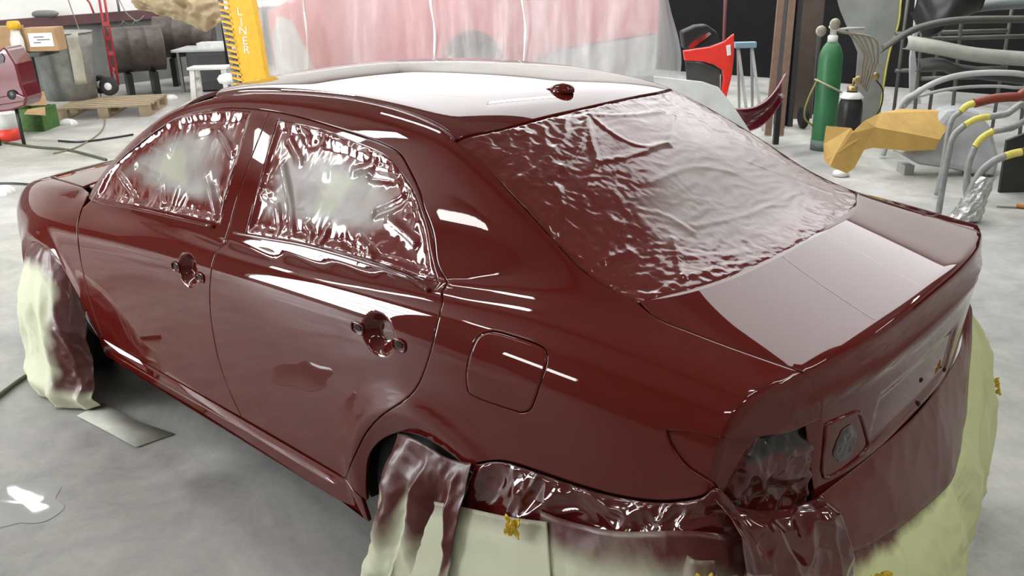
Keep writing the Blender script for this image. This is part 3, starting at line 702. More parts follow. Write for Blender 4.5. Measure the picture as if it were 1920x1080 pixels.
# ------------------------------------------------------------------ hanging paper and film along the lower edge
def sheet(name, tops, bots, m_, label, cat='masking paper', nu=70, nv=46, pleat=.02, pf=9., crum=.006, cf=9., bare=None, seed=0, bulge=.03, group=None, parent=None, mids=None, thick=.0008):
    T = np.array(spl(tops, 12)); B_ = np.array(spl(bots, 12))
    def rs(L, n):
        s_ = np.concatenate([[0], np.cumsum(np.linalg.norm(np.diff(L, axis=0), axis=1))]); q = np.linspace(0, s_[-1], n)
        return np.stack([np.interp(q, s_, L[:, i]) for i in range(3)], 1)
    T = rs(T, nu); B_ = rs(B_, nu); v = np.linspace(0, 1, nv)[:, None, None]
    if mids is not None:
        Mi = rs(np.array(spl(mids, 12)), nu); P = T*(1-v)*(1-2*v)+4*Mi*v*(1-v)+B_*v*(2*v-1)
    else: P = T*(1-v)+B_*v
    du = np.gradient(P, axis=1); dv = np.gradient(P, axis=0); N = np.cross(dv, du); N /= np.linalg.norm(N, axis=2, keepdims=True)+1e-9
    L = np.linalg.norm(np.diff(T, axis=0), axis=1).sum(); H = np.linalg.norm(P[-1]-P[0], axis=1).mean()
    uu, vv = np.meshgrid(np.linspace(0, 1, nu)*L, np.linspace(0, 1, nv)*H); vn = vv/H
    wu = uu+.05*perlin(uu*4, vv*4, seed)
    d = pleat*ridge(wu*pf, vv*1.2, seed)*sstep(0, .25, vn)+crum*ridge(wu*cf, vv*cf, seed+3)+crum*.4*ridge(wu*cf*2.7, vv*cf*2.7, seed+4)+bulge*np.sin(np.pi*np.clip(vn, 0, 1))
    P = P+N*(d*sstep(-.05, .1, vn))[..., None]
    P[..., 2] = np.maximum(P[..., 2], .004)
    q = MB().grid(P); o = q.build(name, m_, parent, solid=thick)
    a = o.data.attributes.new('bare', 'FLOAT', 'POINT'); bv = bare(uu/L, vn) if bare else np.ones_like(uu); a.data.foreach_set('value', np.clip(bv, 0, 1).ravel().astype(np.float32))
    return tag(o, label, cat, group) if label else o
GP = 'masking paper hung around the car'
wheel_sheet = sheet('masking_paper', [(.105,.880,.583),(.06,.890,.600),(.0,.897,.608),(-.06,.900,.606),(-.14,.900,.604),(-.21,.898,.622)],
    [(.200,.92,.01),(.15,1.02,.01),(.05,1.0,.01),(-.03,1.06,.01),(-.13,1.03,.01),(-.22,1.06,.01)], PAPER,
    'pleated masking paper hanging over the rear wheel opening', pleat=.034, pf=6, crum=.008, cf=7, bare=lambda u, v: sstep(.16, .62, v-.20*(np.abs(u-.45))+.10*np.sin(u*19))*1.05, seed=1, bulge=.0, group=GP, nu=90, nv=70)
flat_sheet = sheet('masking_paper', [(-.045,.935,.46),(-.20,.928,.50),(-.34,.925,.535),(-.475,.918,.575)], [(-.02,1.0,.01),(-.25,1.04,.01),(-.45,1.05,.01),(-.70,1.05,.01)], PAPER,
    'broad flat pale sheet of masking paper below the fuel door', pleat=.006, pf=3, crum=.004, cf=4, bare=lambda u, v: .45+sstep(0, .16, v)*.6, seed=2, bulge=.02, group=GP)
side_sheet = sheet('masking_paper', [(-.44,.905,.585),(-.56,.902,.60),(-.68,.90,.635),(-.80,.885,.685),(-.88,.855,.70),(-.94,.79,.67)], [(-.66,1.03,.01),(-.76,1.05,.01),(-.87,1.04,.01),(-1.0,1.0,.01),(-1.1,.94,.01),(-1.16,.84,.01)], PAPER,
    'creased masking paper with maroon overspray below the rear corner', pleat=.010, pf=4, crum=.006, cf=6, bare=lambda u, v: .15+sstep(.02, .22, v-.05*u)*.9, seed=3, bulge=.01, group=GP)
band = sheet('masking_film', [(x, y+.004, z-.001) for x, y, z in QLOW[::-1]]+[(-.885,.80,.75)], [(-.16,.905,.46),(-.26,.912,.475),(-.36,.910,.515),(-.46,.900,.55),(-.60,.892,.58),(-.72,.885,.615),(-.82,.875,.655),(-.88,.85,.68),(-.93,.80,.68)], BAND,
    'shiny maroon-sprayed plastic film crumpled along the lower quarter panel', 'plastic film', nu=170, nv=40, pleat=.005, pf=5, crum=.0085, cf=7, bare=lambda u, v: .0+.25*sstep(.88, 1, v), seed=5, bulge=-.004)
# loose film stuffed into the lamp opening
def lamp_wad(P, v2, loops):
    e = edge_dist(v2, loops); y, z = P[:, 1], P[:, 2]
    return sstep(0, .02, e)*(.016*ridge(y*9, z*9, 3)+.010*ridge(y*21, z*21, 5)+.006*perlin(y*5, z*5, 2))
pk2 = [(-.950,.560,.852),(-.928,.643,.856),(-.900,.733,.872),(-.888,.768,.848),(-.878,.790,.80),(-.870,.806,.75),(-.880,.770,.685),(-.907,.680,.632),(-.947,.512,.605),(-.953,.52,.745),(-.955,.54,.835)]
lampf = panel('masking_film', pk2, (-.75, .6, .25), mask_mat('shaded_wad_film', (.012, .010, .010), paint=(.075, .008, .007), rough_bare=.35, rough_paint=.14, bscale=25, bstr=.3, coat=.4), None, h=.007, gap=.006, edge=.004, f=_F0, off=-.022, disp=lamp_wad,
    bare=lambda P, v, l: sstep(.77, .83, P[:, 2]+.12*(.62-P[:, 1]))*.9, rim=.004)  # mask colours the shaded top of the opening near-black
tag(lampf, 'crumpled plastic stuffed into the empty tail lamp opening, its shaded top coloured dark', 'plastic film')
drape = sheet('masking_film', [(-.862,.835,.765),(-.885,.785,.730),(-.912,.70,.685),(-.940,.60,.660),(-.962,.51,.650)], [(-.95,.88,.60),(-.99,.82,.55),(-1.01,.72,.50),(-1.02,.62,.47),(-1.03,.50,.46)], BAND,
    'maroon-sprayed plastic film bunched under the tail lamp corner', 'plastic film', nu=100, nv=60, pleat=.020, pf=4.5, crum=.016, cf=4.5, bare=lambda u, v: .0+.55*sstep(.8, 1, v)*sstep(.5, 1, u), seed=8, bulge=.015)
# strips of paper dangling from the corner
for k, (u0, w_, ln, m_) in enumerate([(-.900,.050,.34,PAPER), (-.945,.030,.30,PAPER), (-.985,.045,.36,PAPER)]):
    x0 = u0; y0 = (.945, .915, .86)[k]; z0 = (.70, .665, .655)[k]
    sheet('masking_strip', [(x0+w_*.5, y0+.01, z0), (x0, y0+.018, z0+.006), (x0-w_*.5, y0-.012, z0)], [(x0-.02+w_*.7, y0+.07, z0-ln), (x0-.02, y0+.09, z0-ln), (x0-.02-w_*.7, y0+.03, z0-ln)], m_,
        ('grey paper strip dangling left of the corner gap', 'thin paper strip dangling in the corner gap', 'folded paper strip dangling right of the corner gap')[k], 'masking paper', nu=14, nv=30, pleat=.010, pf=26, crum=.004, cf=20, bare=lambda u, v: .25+sstep(0, .5, v)*.6, seed=11+k, bulge=.0, group='paper strips at the rear corner')
REARTOP = [(-.985,.53,.55),(-1.01,.40,.49),(-1.03,.20,.43),(-1.045,-.05,.375),(-1.04,-.25,.365),(-1.01,-.42,.41),(-.975,-.55,.50),(-.93,-.64,.62),(-.90,-.70,.74)]
REARBOT = [(-1.08,.62,.01),(-1.11,.40,.01),(-1.13,.15,.01),(-1.12,-.10,.01),(-1.10,-.29,.01),(-1.065,-.51,.01),(-1.03,-.76,.02),(-1.015,-.88,.14),(-.975,-.90,.32)]
rear_sheet = sheet('masking_paper', REARTOP, REARBOT, PAPER_G, 'yellow-green masking paper skirt wrapped around the back of the car', pleat=.020, pf=4, crum=.008, cf=5, nu=150, nv=70,
    bare=lambda u, v: .30+sstep(.0, .30, v+.25*u-.05)*.75, seed=6, bulge=.02, group=GP)
lowfilm = sheet('masking_film', [(-.958,.52,.650),(-.978,.30,.648),(-.992,.0,.646),(-.978,-.30,.65),(-.955,-.50,.66),(-.925,-.60,.70),(-.90,-.66,.78)], [(-1.0,.54,.52),(-1.025,.38,.46),(-1.045,.1,.40),(-1.05,-.22,.35),(-1.01,-.46,.40),(-.965,-.60,.53),(-.925,-.69,.70)], LOWF,
    'maroon-misted plastic film along the lower edge of the boot panel', 'plastic film', nu=150, nv=40, pleat=.004, pf=4, crum=.0025, cf=4, bare=lambda u, v: .0+.38*sstep(.75, 1, v), seed=9, bulge=.004)
# yellow tape scraps
def tape(p, n, s_, seed, label):
    n = unit(n); a = unit(np.cross(n, [0, 0, 1.])); b_ = np.cross(a, n); k = 12
    U, V = np.meshgrid(np.linspace(-1, 1, k), np.linspace(-1, 1, k)); rr = .75+.35*perlin(U*2, V*2, seed)
    d = .30*ridge(U*1.4, V*1.4, seed)+.12*ridge(U*3, V*3, seed+1)
    P = np.array(p)+s_*((U*rr)[..., None]*a*.8+(V*rr)[..., None]*b_+(d+.3)[..., None]*n)
    return tag(MB().grid(P, False).build('tape_scrap', TAPE, None, solid=.001), label, 'tape', 'yellow tape scraps')
tape((-.395,.945,.545), (-.3, 1, .2), .030, 1, 'orange-yellow tape scrap on the flat masking paper')
tape((-.925,.965,.665), (-.5, .8, .2), .030, 2, 'crumpled yellow tape scrap on the dangling paper strip')
tape((-1.085,.44,.42), (-1, .4, .3), .042, 3, 'large crumpled yellow tape scrap at the back of the car')
tape((-1.015,-.725,.455), (-1, -.3, .3), .036, 4, 'bright yellow tape scrap at the far rear corner')
# paper bag over the front wheel
def wheel_bag():
    nu, nv = 90, 80
    u = np.linspace(0, 1, nu); v = np.linspace(0, 1, nv); U, V = np.meshgrid(u, v)
    tops = np.array(spl([(2.225,.865,.44),(2.30,.875,.555),(2.42,.878,.645),(2.57,.880,.662),(2.70,.872,.64),(2.80,.85,.55),(2.86,.82,.42)], 14))
    bots = np.array(spl([(2.06,.93,.03),(2.13,1.0,.012),(2.28,1.05,.012),(2.44,1.04,.012),(2.58,1.01,.012),(2.70,.95,.012),(2.80,.88,.03)], 14))
    idx = np.linspace(0, len(tops)-1, nu)
    ii = lambda L: np.stack([np.interp(idx, np.arange(len(L)), L[:, k]) for k in range(3)], 1)
    T_, B_ = ii(tops), ii(bots)
    P = T_[None]*(1-V)[..., None]+B_[None]*V[..., None]
    P[..., 1] += .05*np.sin(np.pi*np.clip(V, 0, 1)**.8)*sstep(0, .25, U)*sstep(1, .7, U)
    d = .022*ridge(U*5+.3*V, V*1.6, 2)*sstep(.05, .4, V)+.010*ridge(U*11, V*6, 5)*.5+.002*ridge(U*22, V*19, 7)+.03*np.exp(-((V-.9)/.07)**2)
    P[..., 1] += d; P[..., 2] = np.maximum(P[..., 2], .006)
    o = MB().grid(P).build('wheel_cover', PAPER, None, solid=.0008)
    bare = sstep(.10, .30, U-.12*V+.06*perlin(U*6, V*6, 3))*sstep(.05, .22, V)+sstep(.80, .92, V)*.8
    a = o.data.attributes.new('bare', 'FLOAT', 'POINT'); a.data.foreach_set('value', np.clip(bare, 0, 1).ravel().astype(np.float32))
    tag(o, 'pale paper bag taped over the front wheel, sprayed maroon along its edge', 'wheel cover')
    return o
wheel_bag()
q = MB(); q.grid(np.array([[(1.62,.84,.004),(1.64,1.0,.006)],[(1.85,.90,.012),(1.87,1.02,.008)],[(2.10,.92,.02),(2.10,1.04,.006)]]))
tag(q.build('paper_offcut', mat('paper_offcut', (.5, .5, .44), .7), None, solid=.001), 'thin pale paper offcut lying on the floor behind the front wheel', 'paper')

# ------------------------------------------------------------------ around the shop
for x, y, r in FIX: fixture(x, y, r, 'unseen fluorescent lamp with white diffuser hung from the workshop ceiling')
wl = thing('wall_lamp', 'fluorescent strip lamp fixed to the left wall', 'lamp', (2.45, Y1-.06, 1.78), math.pi)
MB().box((0, .03, 0), (1.3, .05, .36)).build('housing', MATS['lamp_housing'], wl, bevel=.01)
MB().box((0, .075, 0), (1.24, .05, .32)).build('diffuser', TUBE, wl, bevel=.015)
class Loc:
    """local frame of a thing that stands at a floor point and faces the photographer"""
    def __init__(s, px, py, dist=None, turn=0.):
        s.base = gp(px, py) if dist is None else at(px, py, dist)
        s.base = np.array([s.base[0], s.base[1], 0.]); s.px = px; s.turn = turn
        s.ax = np.array([math.cos(FACE), math.sin(FACE), 0]); s.ay = np.array([-s.ax[1], s.ax[0], 0])
    def xz(s, px, py, back=0.):
        """local x, z of the sight line where it crosses the thing's own upright plane"""
        d = ray(px, py); o = s.base+s.ay*back; t = ((o-CAM)@s.ay)/(d@s.ay); p = CAM+t*d-s.base
        return float(p@s.ax), float(p[2])
    def P(s, px, py, back=0.):
        x, z = s.xz(px, py, back); return (x, back, z)
    def thing(s, name, label, cat, group=None): return thing(name, label, cat, s.base, FACE, group)
def plate(L, pts, t, name, m_, parent, back=0., lean=0., bevel=0.):
    """a solid plate with the given outline, t thick, leaning back by `lean` per metre of height"""
    q = [L.xz(*p, back=back) for p in pts]
    return MB().prism(q, t, lambda u, v, w_: (u, back+w_+lean*v, v)).build(name, m_, parent, bevel=bevel)
CARD = mat('brown_cardboard', (.42, .26, .13), .8, var=.12, scale=8); KRAFT = mat('kraft_paper', (.58, .36, .10), .65, var=.1, scale=7, bmp=.15)
PALE = mat('white_plastic', (.75, .75, .72), .45); YEL = mat('yellow_enamel', (.75, .42, .02), .42, var=.1, scale=12)
REDM = mat('red_enamel', (.38, .02, .03), .4); WOOD = mat('pallet_wood', (.36, .28, .18), .8, scale=14, bmp=.2)
GREY = mat('grey_primer', (.30, .31, .30), .55, scale=5); LGREY = mat('light_grey_primer', (.45, .46, .45), .5, scale=5); BLK = mat('black_plastic', (.015, .015, .016), .4)
RUST = mat('rusty_drum_steel', (.105, .085, .075), .5, .35, var=.25, scale=9); MAROON = mat('maroon_bumper_paint', (.13, .012, .02), .2, coat=.8)
CLOTH = mat('tan_canvas', (.50, .40, .25), .85, scale=9, bmp=.3); WIRE = mat('dull_wire', (.25, .24, .2), .5, .4)

# --- wall ledge
def onx(px, py, X=X1): d = ray(px, py); return CAM+d*(X-CAM[0])/d[0]
p0, p1 = onx(-60, 52, X1-.05), onx(330, 22, X1-.05)
structure(MB().beam(p0, p1, .20, .14).build('trim_9', mat('maroon_ledge', (.10, .045, .045), .6)))
structure(MB().box((X1-.015, (Y0+Y1)/2, p0[2]/2), (.03, Y1-Y0, p0[2])).build('trim_10', mat('grey_wainscot', (.17, .17, .16), .7, var=.2, scale=2)))
L = Loc(62, 25, np.hypot(*(onx(62, 25, X1-.1)-CAM)[:2]))
g = MB(); P_ = []
for i, t in enumerate(np.linspace(-1, 1, 13)):
    r_ = .09*(1-abs(t)**3)**.5+.005; P_.append([(t*.25, r_*.8*math.cos(a), r_*.55*math.sin(a)) for a in np.linspace(0, 2*np.pi, 13)])
pz = (p0+(p1-p0)*.33)
g.grid(P_); o = g.build('shop_rag', mat('grey_rag', (.2, .2, .19), .9, scale=12, bmp=.4)); o.location = (pz[0], pz[1], pz[2]+.115); o.rotation_euler = (0, 0, FACE)
tag(o, 'rolled grey rag lying on the maroon wall ledge', 'rag')

# --- work table at the far left with boxes
L = Loc(38, 232, 12.7)
t = L.thing('work_table', 'dark low table under the cardboard boxes by the wall', 'table')
zt = L.xz(45, 98)[1]
MB().box((-.13, .2, zt-.03), (1.16, .5, .05)).build('table_top', mat('dark_table', (.05, .05, .05), .6), t, bevel=.006)
for sx in (-.62, .10):
    for sy in (.0, .38): MB().box((sx, sy, (zt-.055)/2), (.06, .06, zt-.055)).build('leg', BLK, t)
def carton(L, x0, x1, ytop, ybot, back, label, depth=.28):
    a = L.xz(x0, ybot, back); b_ = L.xz(x1, ytop, back); w_ = b_[0]-a[0]; h_ = b_[1]-zt
    t = thing('cardboard_box', label, 'box', L.base+L.ax*(a[0]+w_/2)+L.ay*back+np.array([0, 0, zt]), FACE+.08, 'boxes on the work table')
    MB().box((0, depth/2, h_/2), (w_, depth, h_)).build('carton', CARD, t, bevel=.004)
    MB().box((0, depth/2, h_+.002), (w_, .05, .003)).build('packing_tape', mat('clear_tape', (.5, .38, .2), .25), t)
    return t, w_, h_
carton(L, -12, 24, 50, 95, .02, 'plain brown cardboard box at the left edge of the picture')
bx, w_, h_ = carton(L, 47, 100, 52, 92, .05, 'cardboard box with white shipping label beside the yellow-capped bottle')
MB().box((.02, -.003, h_*.5), (w_*.70, .004, h_*.58)).build('shipping_label', mat('label_paper', (.85, .85, .83), .6, var=.02), bx)
for k, (u, v, ww) in enumerate([(-.02, .62, .3), (.03, .50, .38), (-.05, .38, .22)]):
    MB().box((u+.02, -.0065, h_*v), (w_*ww, .002, h_*.045)).build('label_print', BLK, bx)
a = L.xz(33, 98, -.06); h_ = L.xz(33, 55, -.06)[1]-zt
bt = thing('spray_bottle', 'white plastic bottle with a yellow cap between the boxes', 'bottle', L.base+L.ax*a[0]-L.ay*.02+np.array([0, 0, zt]), FACE)
MB().lathe([(.0, 0), (.072, 0), (.075, .02), (.075, h_*.55), (.055, h_*.8), (.045, h_)], 20).build('bottle_body', PALE, bt)
MB().lathe([(.0, 0), (.075, 0), (.075, .07), (.06, .095), (0, .095)], 20, (0, 0, h_)).build('cap', YEL, bt)

# --- maroon bumper cover leaning in at the left edge
L = Loc(20, 225, 11.0)
prof = [(-30,120),(5,88),(12,92),(30,120),(40,160),(50,185),(46,200),(20,208),(-30,214)]
t = L.thing('bumper_cover', 'maroon bumper cover propped at the left edge of the picture', 'bumper')
MB().prism([L.xz(*p) for p in prof], .35, lambda u, v, w_: (u, w_, v)).build('cover_shell', MAROON, t, bevel=.085)
plate(L, [(-30,112),(2,100),(8,108),(6,118),(-30,128)], .03, 'grille_gap', BLK, t, back=-.012)
plate(L, [(-30,188),(30,176),(47,183),(46,190),(-30,203)], .03, 'lower_lip', MAROON, t, back=-.03, bevel=.01)
a = L.xz(28, 178); MB().lathe([(.0, .02), (.045, .02), (.055, 0), (.045, -.012), (0, -.012)], 18, axis='y').build('fog_lamp_hole', BLK, t).location = (a[0]-.02, -.02, a[1])
for sx in (-.25, .02): MB().tube([(sx, .12, 0), (sx, .12, L.xz(20, 205)[1]+.03)], .02, 8).build('stand_leg', BLK, t)

# --- bins and boxes on the floor, left
L = Loc(15, 262)
h_ = L.xz(12, 212)[1]; t = L.thing('bucket', 'white bucket with a red lower band at the left edge', 'bucket')
MB().lathe([(0, .0), (.135, 0), (.150, h_*.45)], 24).build('red_band', mat('bright_red_label', (.75, .05, .03), .45), t)
MB().lathe([(.150, h_*.45), (.165, h_), (.155, h_), (.14, h_*.4)], 24).build('bucket_wall', PALE, t)
L = Loc(58, 247)
h_ = L.xz(58, 205)[1]; t = L.thing('parts_crate', 'green crate with an open cardboard flap beside the bucket', 'crate')
for s_, nm_ in ((-.16, 'crate_side'), (.16, 'crate_side')): MB().box((s_, .18, h_/2), (.02, .36, h_)).build(nm_, mat('green_plastic', (.06, .16, .03), .6, var=.3, scale=20), t)
for yy in (0, .36): MB().box((0, yy, h_/2), (.34, .02, h_)).build('crate_side', MATS['green_plastic'], t)
MB().box((0, .18, .01), (.32, .34, .02)).build('crate_floor', MATS['green_plastic'], t)
MB().add([(.02, .0, h_), (.22, .02, h_+.02), (.30, -.16, h_-.05), (.06, -.18, h_-.03)], [(0, 1, 2, 3)]).build('cardboard_flap', CARD, t, solid=.006)
MB().add([(-.16, .30, h_), (.10, .30, h_), (.08, .34, h_+.16), (-.14, .34, h_+.15)], [(0, 1, 2, 3)]).build('cardboard_flap', CARD, t, solid=.006)
# trash barrel on the pallet
def pallet(px, py, w_, d_, h_, label, turn):
    L = Loc(px, py); t = thing('pallet', label, 'pallet', L.base, FACE+turn)
    for i in range(6): MB().box((0, .06+i*(d_-.12)/5, h_-.012), (w_, .11, .022)).build('deck_board', WOOD, t)
    for j, sx in enumerate((-1, 0, 1)):
        for sy in (.06, d_/2, d_-.06): MB().box((sx*(w_/2-.07), sy, (h_-.025)/2+.01), (.13, .11, h_-.045)).build('block', WOOD, t)
        MB().box((sx*(w_/2-.07), d_/2, .011), (.12, d_, .02)).build('skid', WOOD, t)
    return L, t
Lp, pl = pallet(195, 222, 1.15, .95, .15, 'wooden pallet under the grey barrel and the hand truck', .12)
L = Loc(133, 208); zb = .155; b_ = L.base+L.ay*.12
r0 = (L.xz(185, 120)[0]-L.xz(75, 120)[0])/2; ht = L.xz(130, 62)[1]-zb
t = thing('trash_barrel', 'tall grey galvanised barrel with a plastic liner on the pallet', 'barrel', (b_[0], b_[1], zb), FACE)
GALV = mat('galvanised_steel', (.30, .31, .30), .5, .25, var=.25, scale=7, dirt=(.2, .19, .16))
MB().lathe([(0, 0), (r0*.82, 0), (r0*.86, ht*.3), (r0*.87, ht*.31), (r0*.875, ht*.32), (r0*.95, ht*.75), (r0, ht), (r0*.95, ht)], 36).build('barrel_wall', GALV, t)
MB().tube([(r0*1.0*math.cos(a), r0*1.0*math.sin(a), ht) for a in np.linspace(0, 2*np.pi, 36, endpoint=False)], .012, 8, closed=True).build('rim', GALV, t)
P_ = [[(r0*(1.03+.05*perlin(a*3, z*4, 2))*math.cos(a), r0*(1.03+.05*perlin(a*3, z*4, 2))*math.sin(a), z) for a in np.linspace(-.95, -.55, 14)] for z in np.linspace(ht*.25, ht+.01, 10)]
MB().grid(P_).build('liner_bag', mat('cloudy_liner', (.45, .44, .36), .35, scale=8), t, solid=.003)
# red hand truck
L = Loc(212, 200); t = thing('hand_truck', 'red two-wheeled hand truck leaning beside the grey barrel', 'hand truck', L.base+np.array([0, 0, .155]), FACE)
z_ = lambda p: p[2]-.155
def HT(px, py, back): p = L.P(px, py, back); return (p[0], p[1], p[2]-.155)
for d in (0, 10):
    MB().tube([HT(213+d, 160, .02), HT(196+d, 60, .10), HT(183+d, -20, .16)], .017, 8).build('frame_rail', REDM, t)
MB().tube([HT(176, 25, .12), HT(168, 5, .14), HT(160, -4, .15), HT(156, -22, .16)], .014, 8).build('handle', REDM, t)
for y_ in (45, 72, 100, 130): MB().beam(HT(196+(y_-60)*.17-1, y_, .06), HT(206+(y_-60)*.17+1, y_, .06), .012, .05).build('cross_bar', REDM, t)
MB().beam(HT(199, 170, .05), HT(199, 172, .3), .03, .03).build('axle', STEEL, t)
for px_, bk in ((207, -.02), (192, .20)):
    p = HT(px_, 175, bk); q = MB().lathe([(.05, -.035), (.10, -.04), (.125, -.025), (.125, .025), (.10, .04), (.05, .035)], 24, axis='y')
    wo = q.build('wheel', mat('hand_truck_tyre', (.03, .03, .03), .8), t); wo.location = (p[0], p[1], .126)
    MB().lathe([(0, -.045), (.03, -.045), (.05, -.038), (.055, -.03)], 16, axis='y').build('hub', PALE, wo)
# steel drums on their sides
def drum(px, py, r_px, len_px, back, label, turn, zc):
    L = Loc(px, py+r_px+40, 14.5+back); c = L.P(px, py); r_ = (L.xz(px+r_px, py)[0]-c[0]); ln = (L.xz(px+len_px, py)[0]-c[0])
    t = thing('steel_drum', label, 'drum', L.base+np.array([0, 0, 0]), FACE+turn, 'steel drums lying by the wall')
    pr = [(r_*.96, 0), (r_, .0), (r_, .02), (r_*.985, .03), (r_*.985, ln*.33), (r_*1.012, ln*.345), (r_*.985, ln*.36), (r_*.985, ln*.66), (r_*1.012, ln*.675), (r_*.985, ln*.69), (r_*.985, ln-.03), (r_, ln-.02), (r_, ln), (0, ln-.01)]
    d = MB().lathe(pr, 40, axis='x').build('drum_shell', RUST, t); d.location = (0, 0, c[2])
    MB().lathe([(0, .02), (r_*.96, .02), (r_*.96, .03), (0, .03)], 32, axis='x').build('drum_end', mat('rusty_drum_end', (.06, .045, .04), .6, scale=12), t).location = (0, 0, c[2])
    for s_ in (.25, .75): MB().box((ln*s_, 0, (c[2]-r_)/2), (.08, r_*1.3, max(.05, c[2]-r_))).build('cradle', BLK, t)
    return L, c, r_, ln, t
L, c, r_, ln, td = drum(222, 95, 42, 92, 0, 'rusty steel drum lying on its side next to the hand truck', .50, 0)
for k, s_ in enumerate((-.12, .1)): MB().tube([(ln*(.4+s_), -.02, c[2]+r_), (ln*(.45+s_), -.03, c[2]+r_+.08), (ln*(.55+s_), 0, c[2]+r_+.02)], .008, 6).build('wire_loop', WIRE, td)
drum(305, 70, 38, 105, .9, 'dark steel drum lying behind, under the tan canvas', .2, 0)
# canvas bundle
L = Loc(340, 60, 13.3); nu, nv = 50, 34; U, V = np.meshgrid(np.linspace(0, 1, nu), np.linspace(0, 1, nv))
x0, zb = L.xz(262, 50); x1, zt2 = L.xz(412, -70)
prof = sstep(0, .2, U)*sstep(1, .9, U)
low = zb+.28*(1-U)**2*1.0-.10*np.exp(-((U-.75)/.12)**2)-.0*U
P_ = np.stack([x0+(x1-x0)*U, -.25*np.sin(np.pi*V)*prof-.10*ridge(U*4, V*4, 3)-.06*ridge(U*8, V*8, 4)-.02*ridge(U*17, V*17, 6), low*(1-V)+(zt2)*V+.03*perlin(U*6, V*4, 5)], -1)
t = thing('canvas_bundle', 'bundled tan canvas hanging over the drums', 'canvas', L.base, FACE); MB().grid(P_).build('canvas', CLOTH, t, solid=.004)
MB().tube([(x0-.1, .03, zt2), (x1+.1, .03, zt2)], .03, 8).build('hanging_pole', BLK, t)
for xx in ((x0+x1)/2+.25, x1+.08): MB().tube([(xx, .9, 0), (xx, .9, zt2), (xx, .03, zt2)], .03, 8).build('pole_stand', BLK, t)
# hanging cord near the ledge
pa, pb, pc = onx(118, -30, X1-.3), onx(135, 20, X1-.3), onx(152, 65, X1-.5)
gfl = gp(205, 205); gfl2 = gp(300, 235)
cord = MB().tube(spl([pa, pb, pc, (pc+np.array([*gp(185, 150, .4)]))/2, gp(190, 185, .1), (*gp(195, 240)[:2], .014), (*gp(150, 275)[:2], .012), (*gp(100, 290)[:2], .012)], 8), .008, 6).build('air_hose', mat('yellow_green_hose', (.20, .19, .10), .5))
tag(cord, 'thin yellowish air hose hanging from the wall and trailing on the floor', 'hose')
# drill press shape / bench grinder on the ledge
a = onx(222, 12, X1-.25); t = thing('clamp_lamp', 'small grey clamp lamp with a wire above the ledge', 'lamp', (a[0], a[1], p0[2]+.075), FACE)
MB().tube([(0, 0, 0), (.0, 0, .25)], .02, 8).build('stem', STEEL, t); MB().lathe([(.0, 0), (.05, .02), (.09, .10), (.085, .10), (.045, .025)], 18, (0, -.05, .22)).build('shade', PALE, t)
MB().tube(spl([(.05, -.05, .2), (.15, -.1, .0), (.30, -.12, -.12), (.42, -.1, -.05)], 6), .008, 6).build('wire', WIRE, t)

# --- black bench and little step stool left of the post
L = Loc(395, 178, 14.2)
t = L.thing('tool_bench', 'low black bench with a grey top beside the yellow post', 'bench')
xa, zt3 = L.xz(322, 96); xb = L.xz(440, 96)[0]
MB().box(((xa+xb)/2, .3, zt3), (xb-xa, .7, .035)).build('bench_top', LGREY, t, bevel=.006)
MB().box(((xa+xb)/2+.05, .33, zt3/2), (xb-xa-.25, .55, zt3-.04)).build('bench_cabinet', BLK, t, bevel=.01)
MB().box(((xa+xb)/2+.1, .045, zt3*.55), (xb-xa-.5, .012, zt3*.6)).build('cabinet_door', mat('charcoal_panel', (.03, .035, .035), .5), t)
for xx in (xa+.05, xb-.05): MB().box((xx, .1, zt3/2), (.04, .04, zt3)).build('leg', STEEL, t)
q = L.xz(392, 80); tt = thing('parts_tray', 'small metal tray lying on the black bench', 'tray', L.base+L.ax*q[0]+L.ay*.2+np.array([0, 0, zt3+.018]), FACE)
MB().box((0, 0, .006), (.42, .26, .012)).build('tray_floor', PALE, tt)
for sx, sy, dx, dy in ((0, .13, .42, .012), (0, -.13, .42, .012), (.21, 0, .012, .26), (-.21, 0, .012, .26)): MB().box((sx, sy, .04), (dx, dy, .08)).build('tray_side', PALE, tt)
L = Loc(385, 188); t = L.thing('step_stool', 'small white step stool in front of the black bench', 'stool')
h_ = L.xz(385, 126)[1]; xa = L.xz(353, 150)[0]; xb = L.xz(428, 150)[0]
MB().box(((xa+xb)/2, .14, h_-.02), (xb-xa, .30, .04)).build('step', PALE, t, bevel=.01)
for xx in (xa+.04, xb-.04):
    for yy in (0, .28): MB().beam((xx, yy, 0), (xx+(.02 if xx < 0 else -.02), .14+(yy-.14)*.7, h_-.03), .07, .04, (0, 1, 0)).build('leg', PALE, t)
for zz in (.30, .62): MB().box((xa+.06, .14, h_*zz), (.05, .24, .035)).build('stretcher', PALE, t)
q = L.xz(436, 142); tt = thing('drop_light', 'round white lamp head standing behind the yellow post', 'lamp', at(432, 175, 11.2)*np.array([1, 1, 0]), FACE)
hz = rise(at(432, 175, 11.2), 432, 148)
MB().tube([(0, 0, .0), (0, 0, hz-.04)], .02, 8).build('stand', STEEL, tt); MB().lathe([(0, .0), (.11, .03), (.13, .08), (.10, .12), (0, .14)], 20, (0, 0, hz-.07)).build('lamp_head', PALE, tt); MB().lathe([(0, 0), (.14, 0), (.14, .02), (.02, .03)], 20).build('base', STEEL, tt)

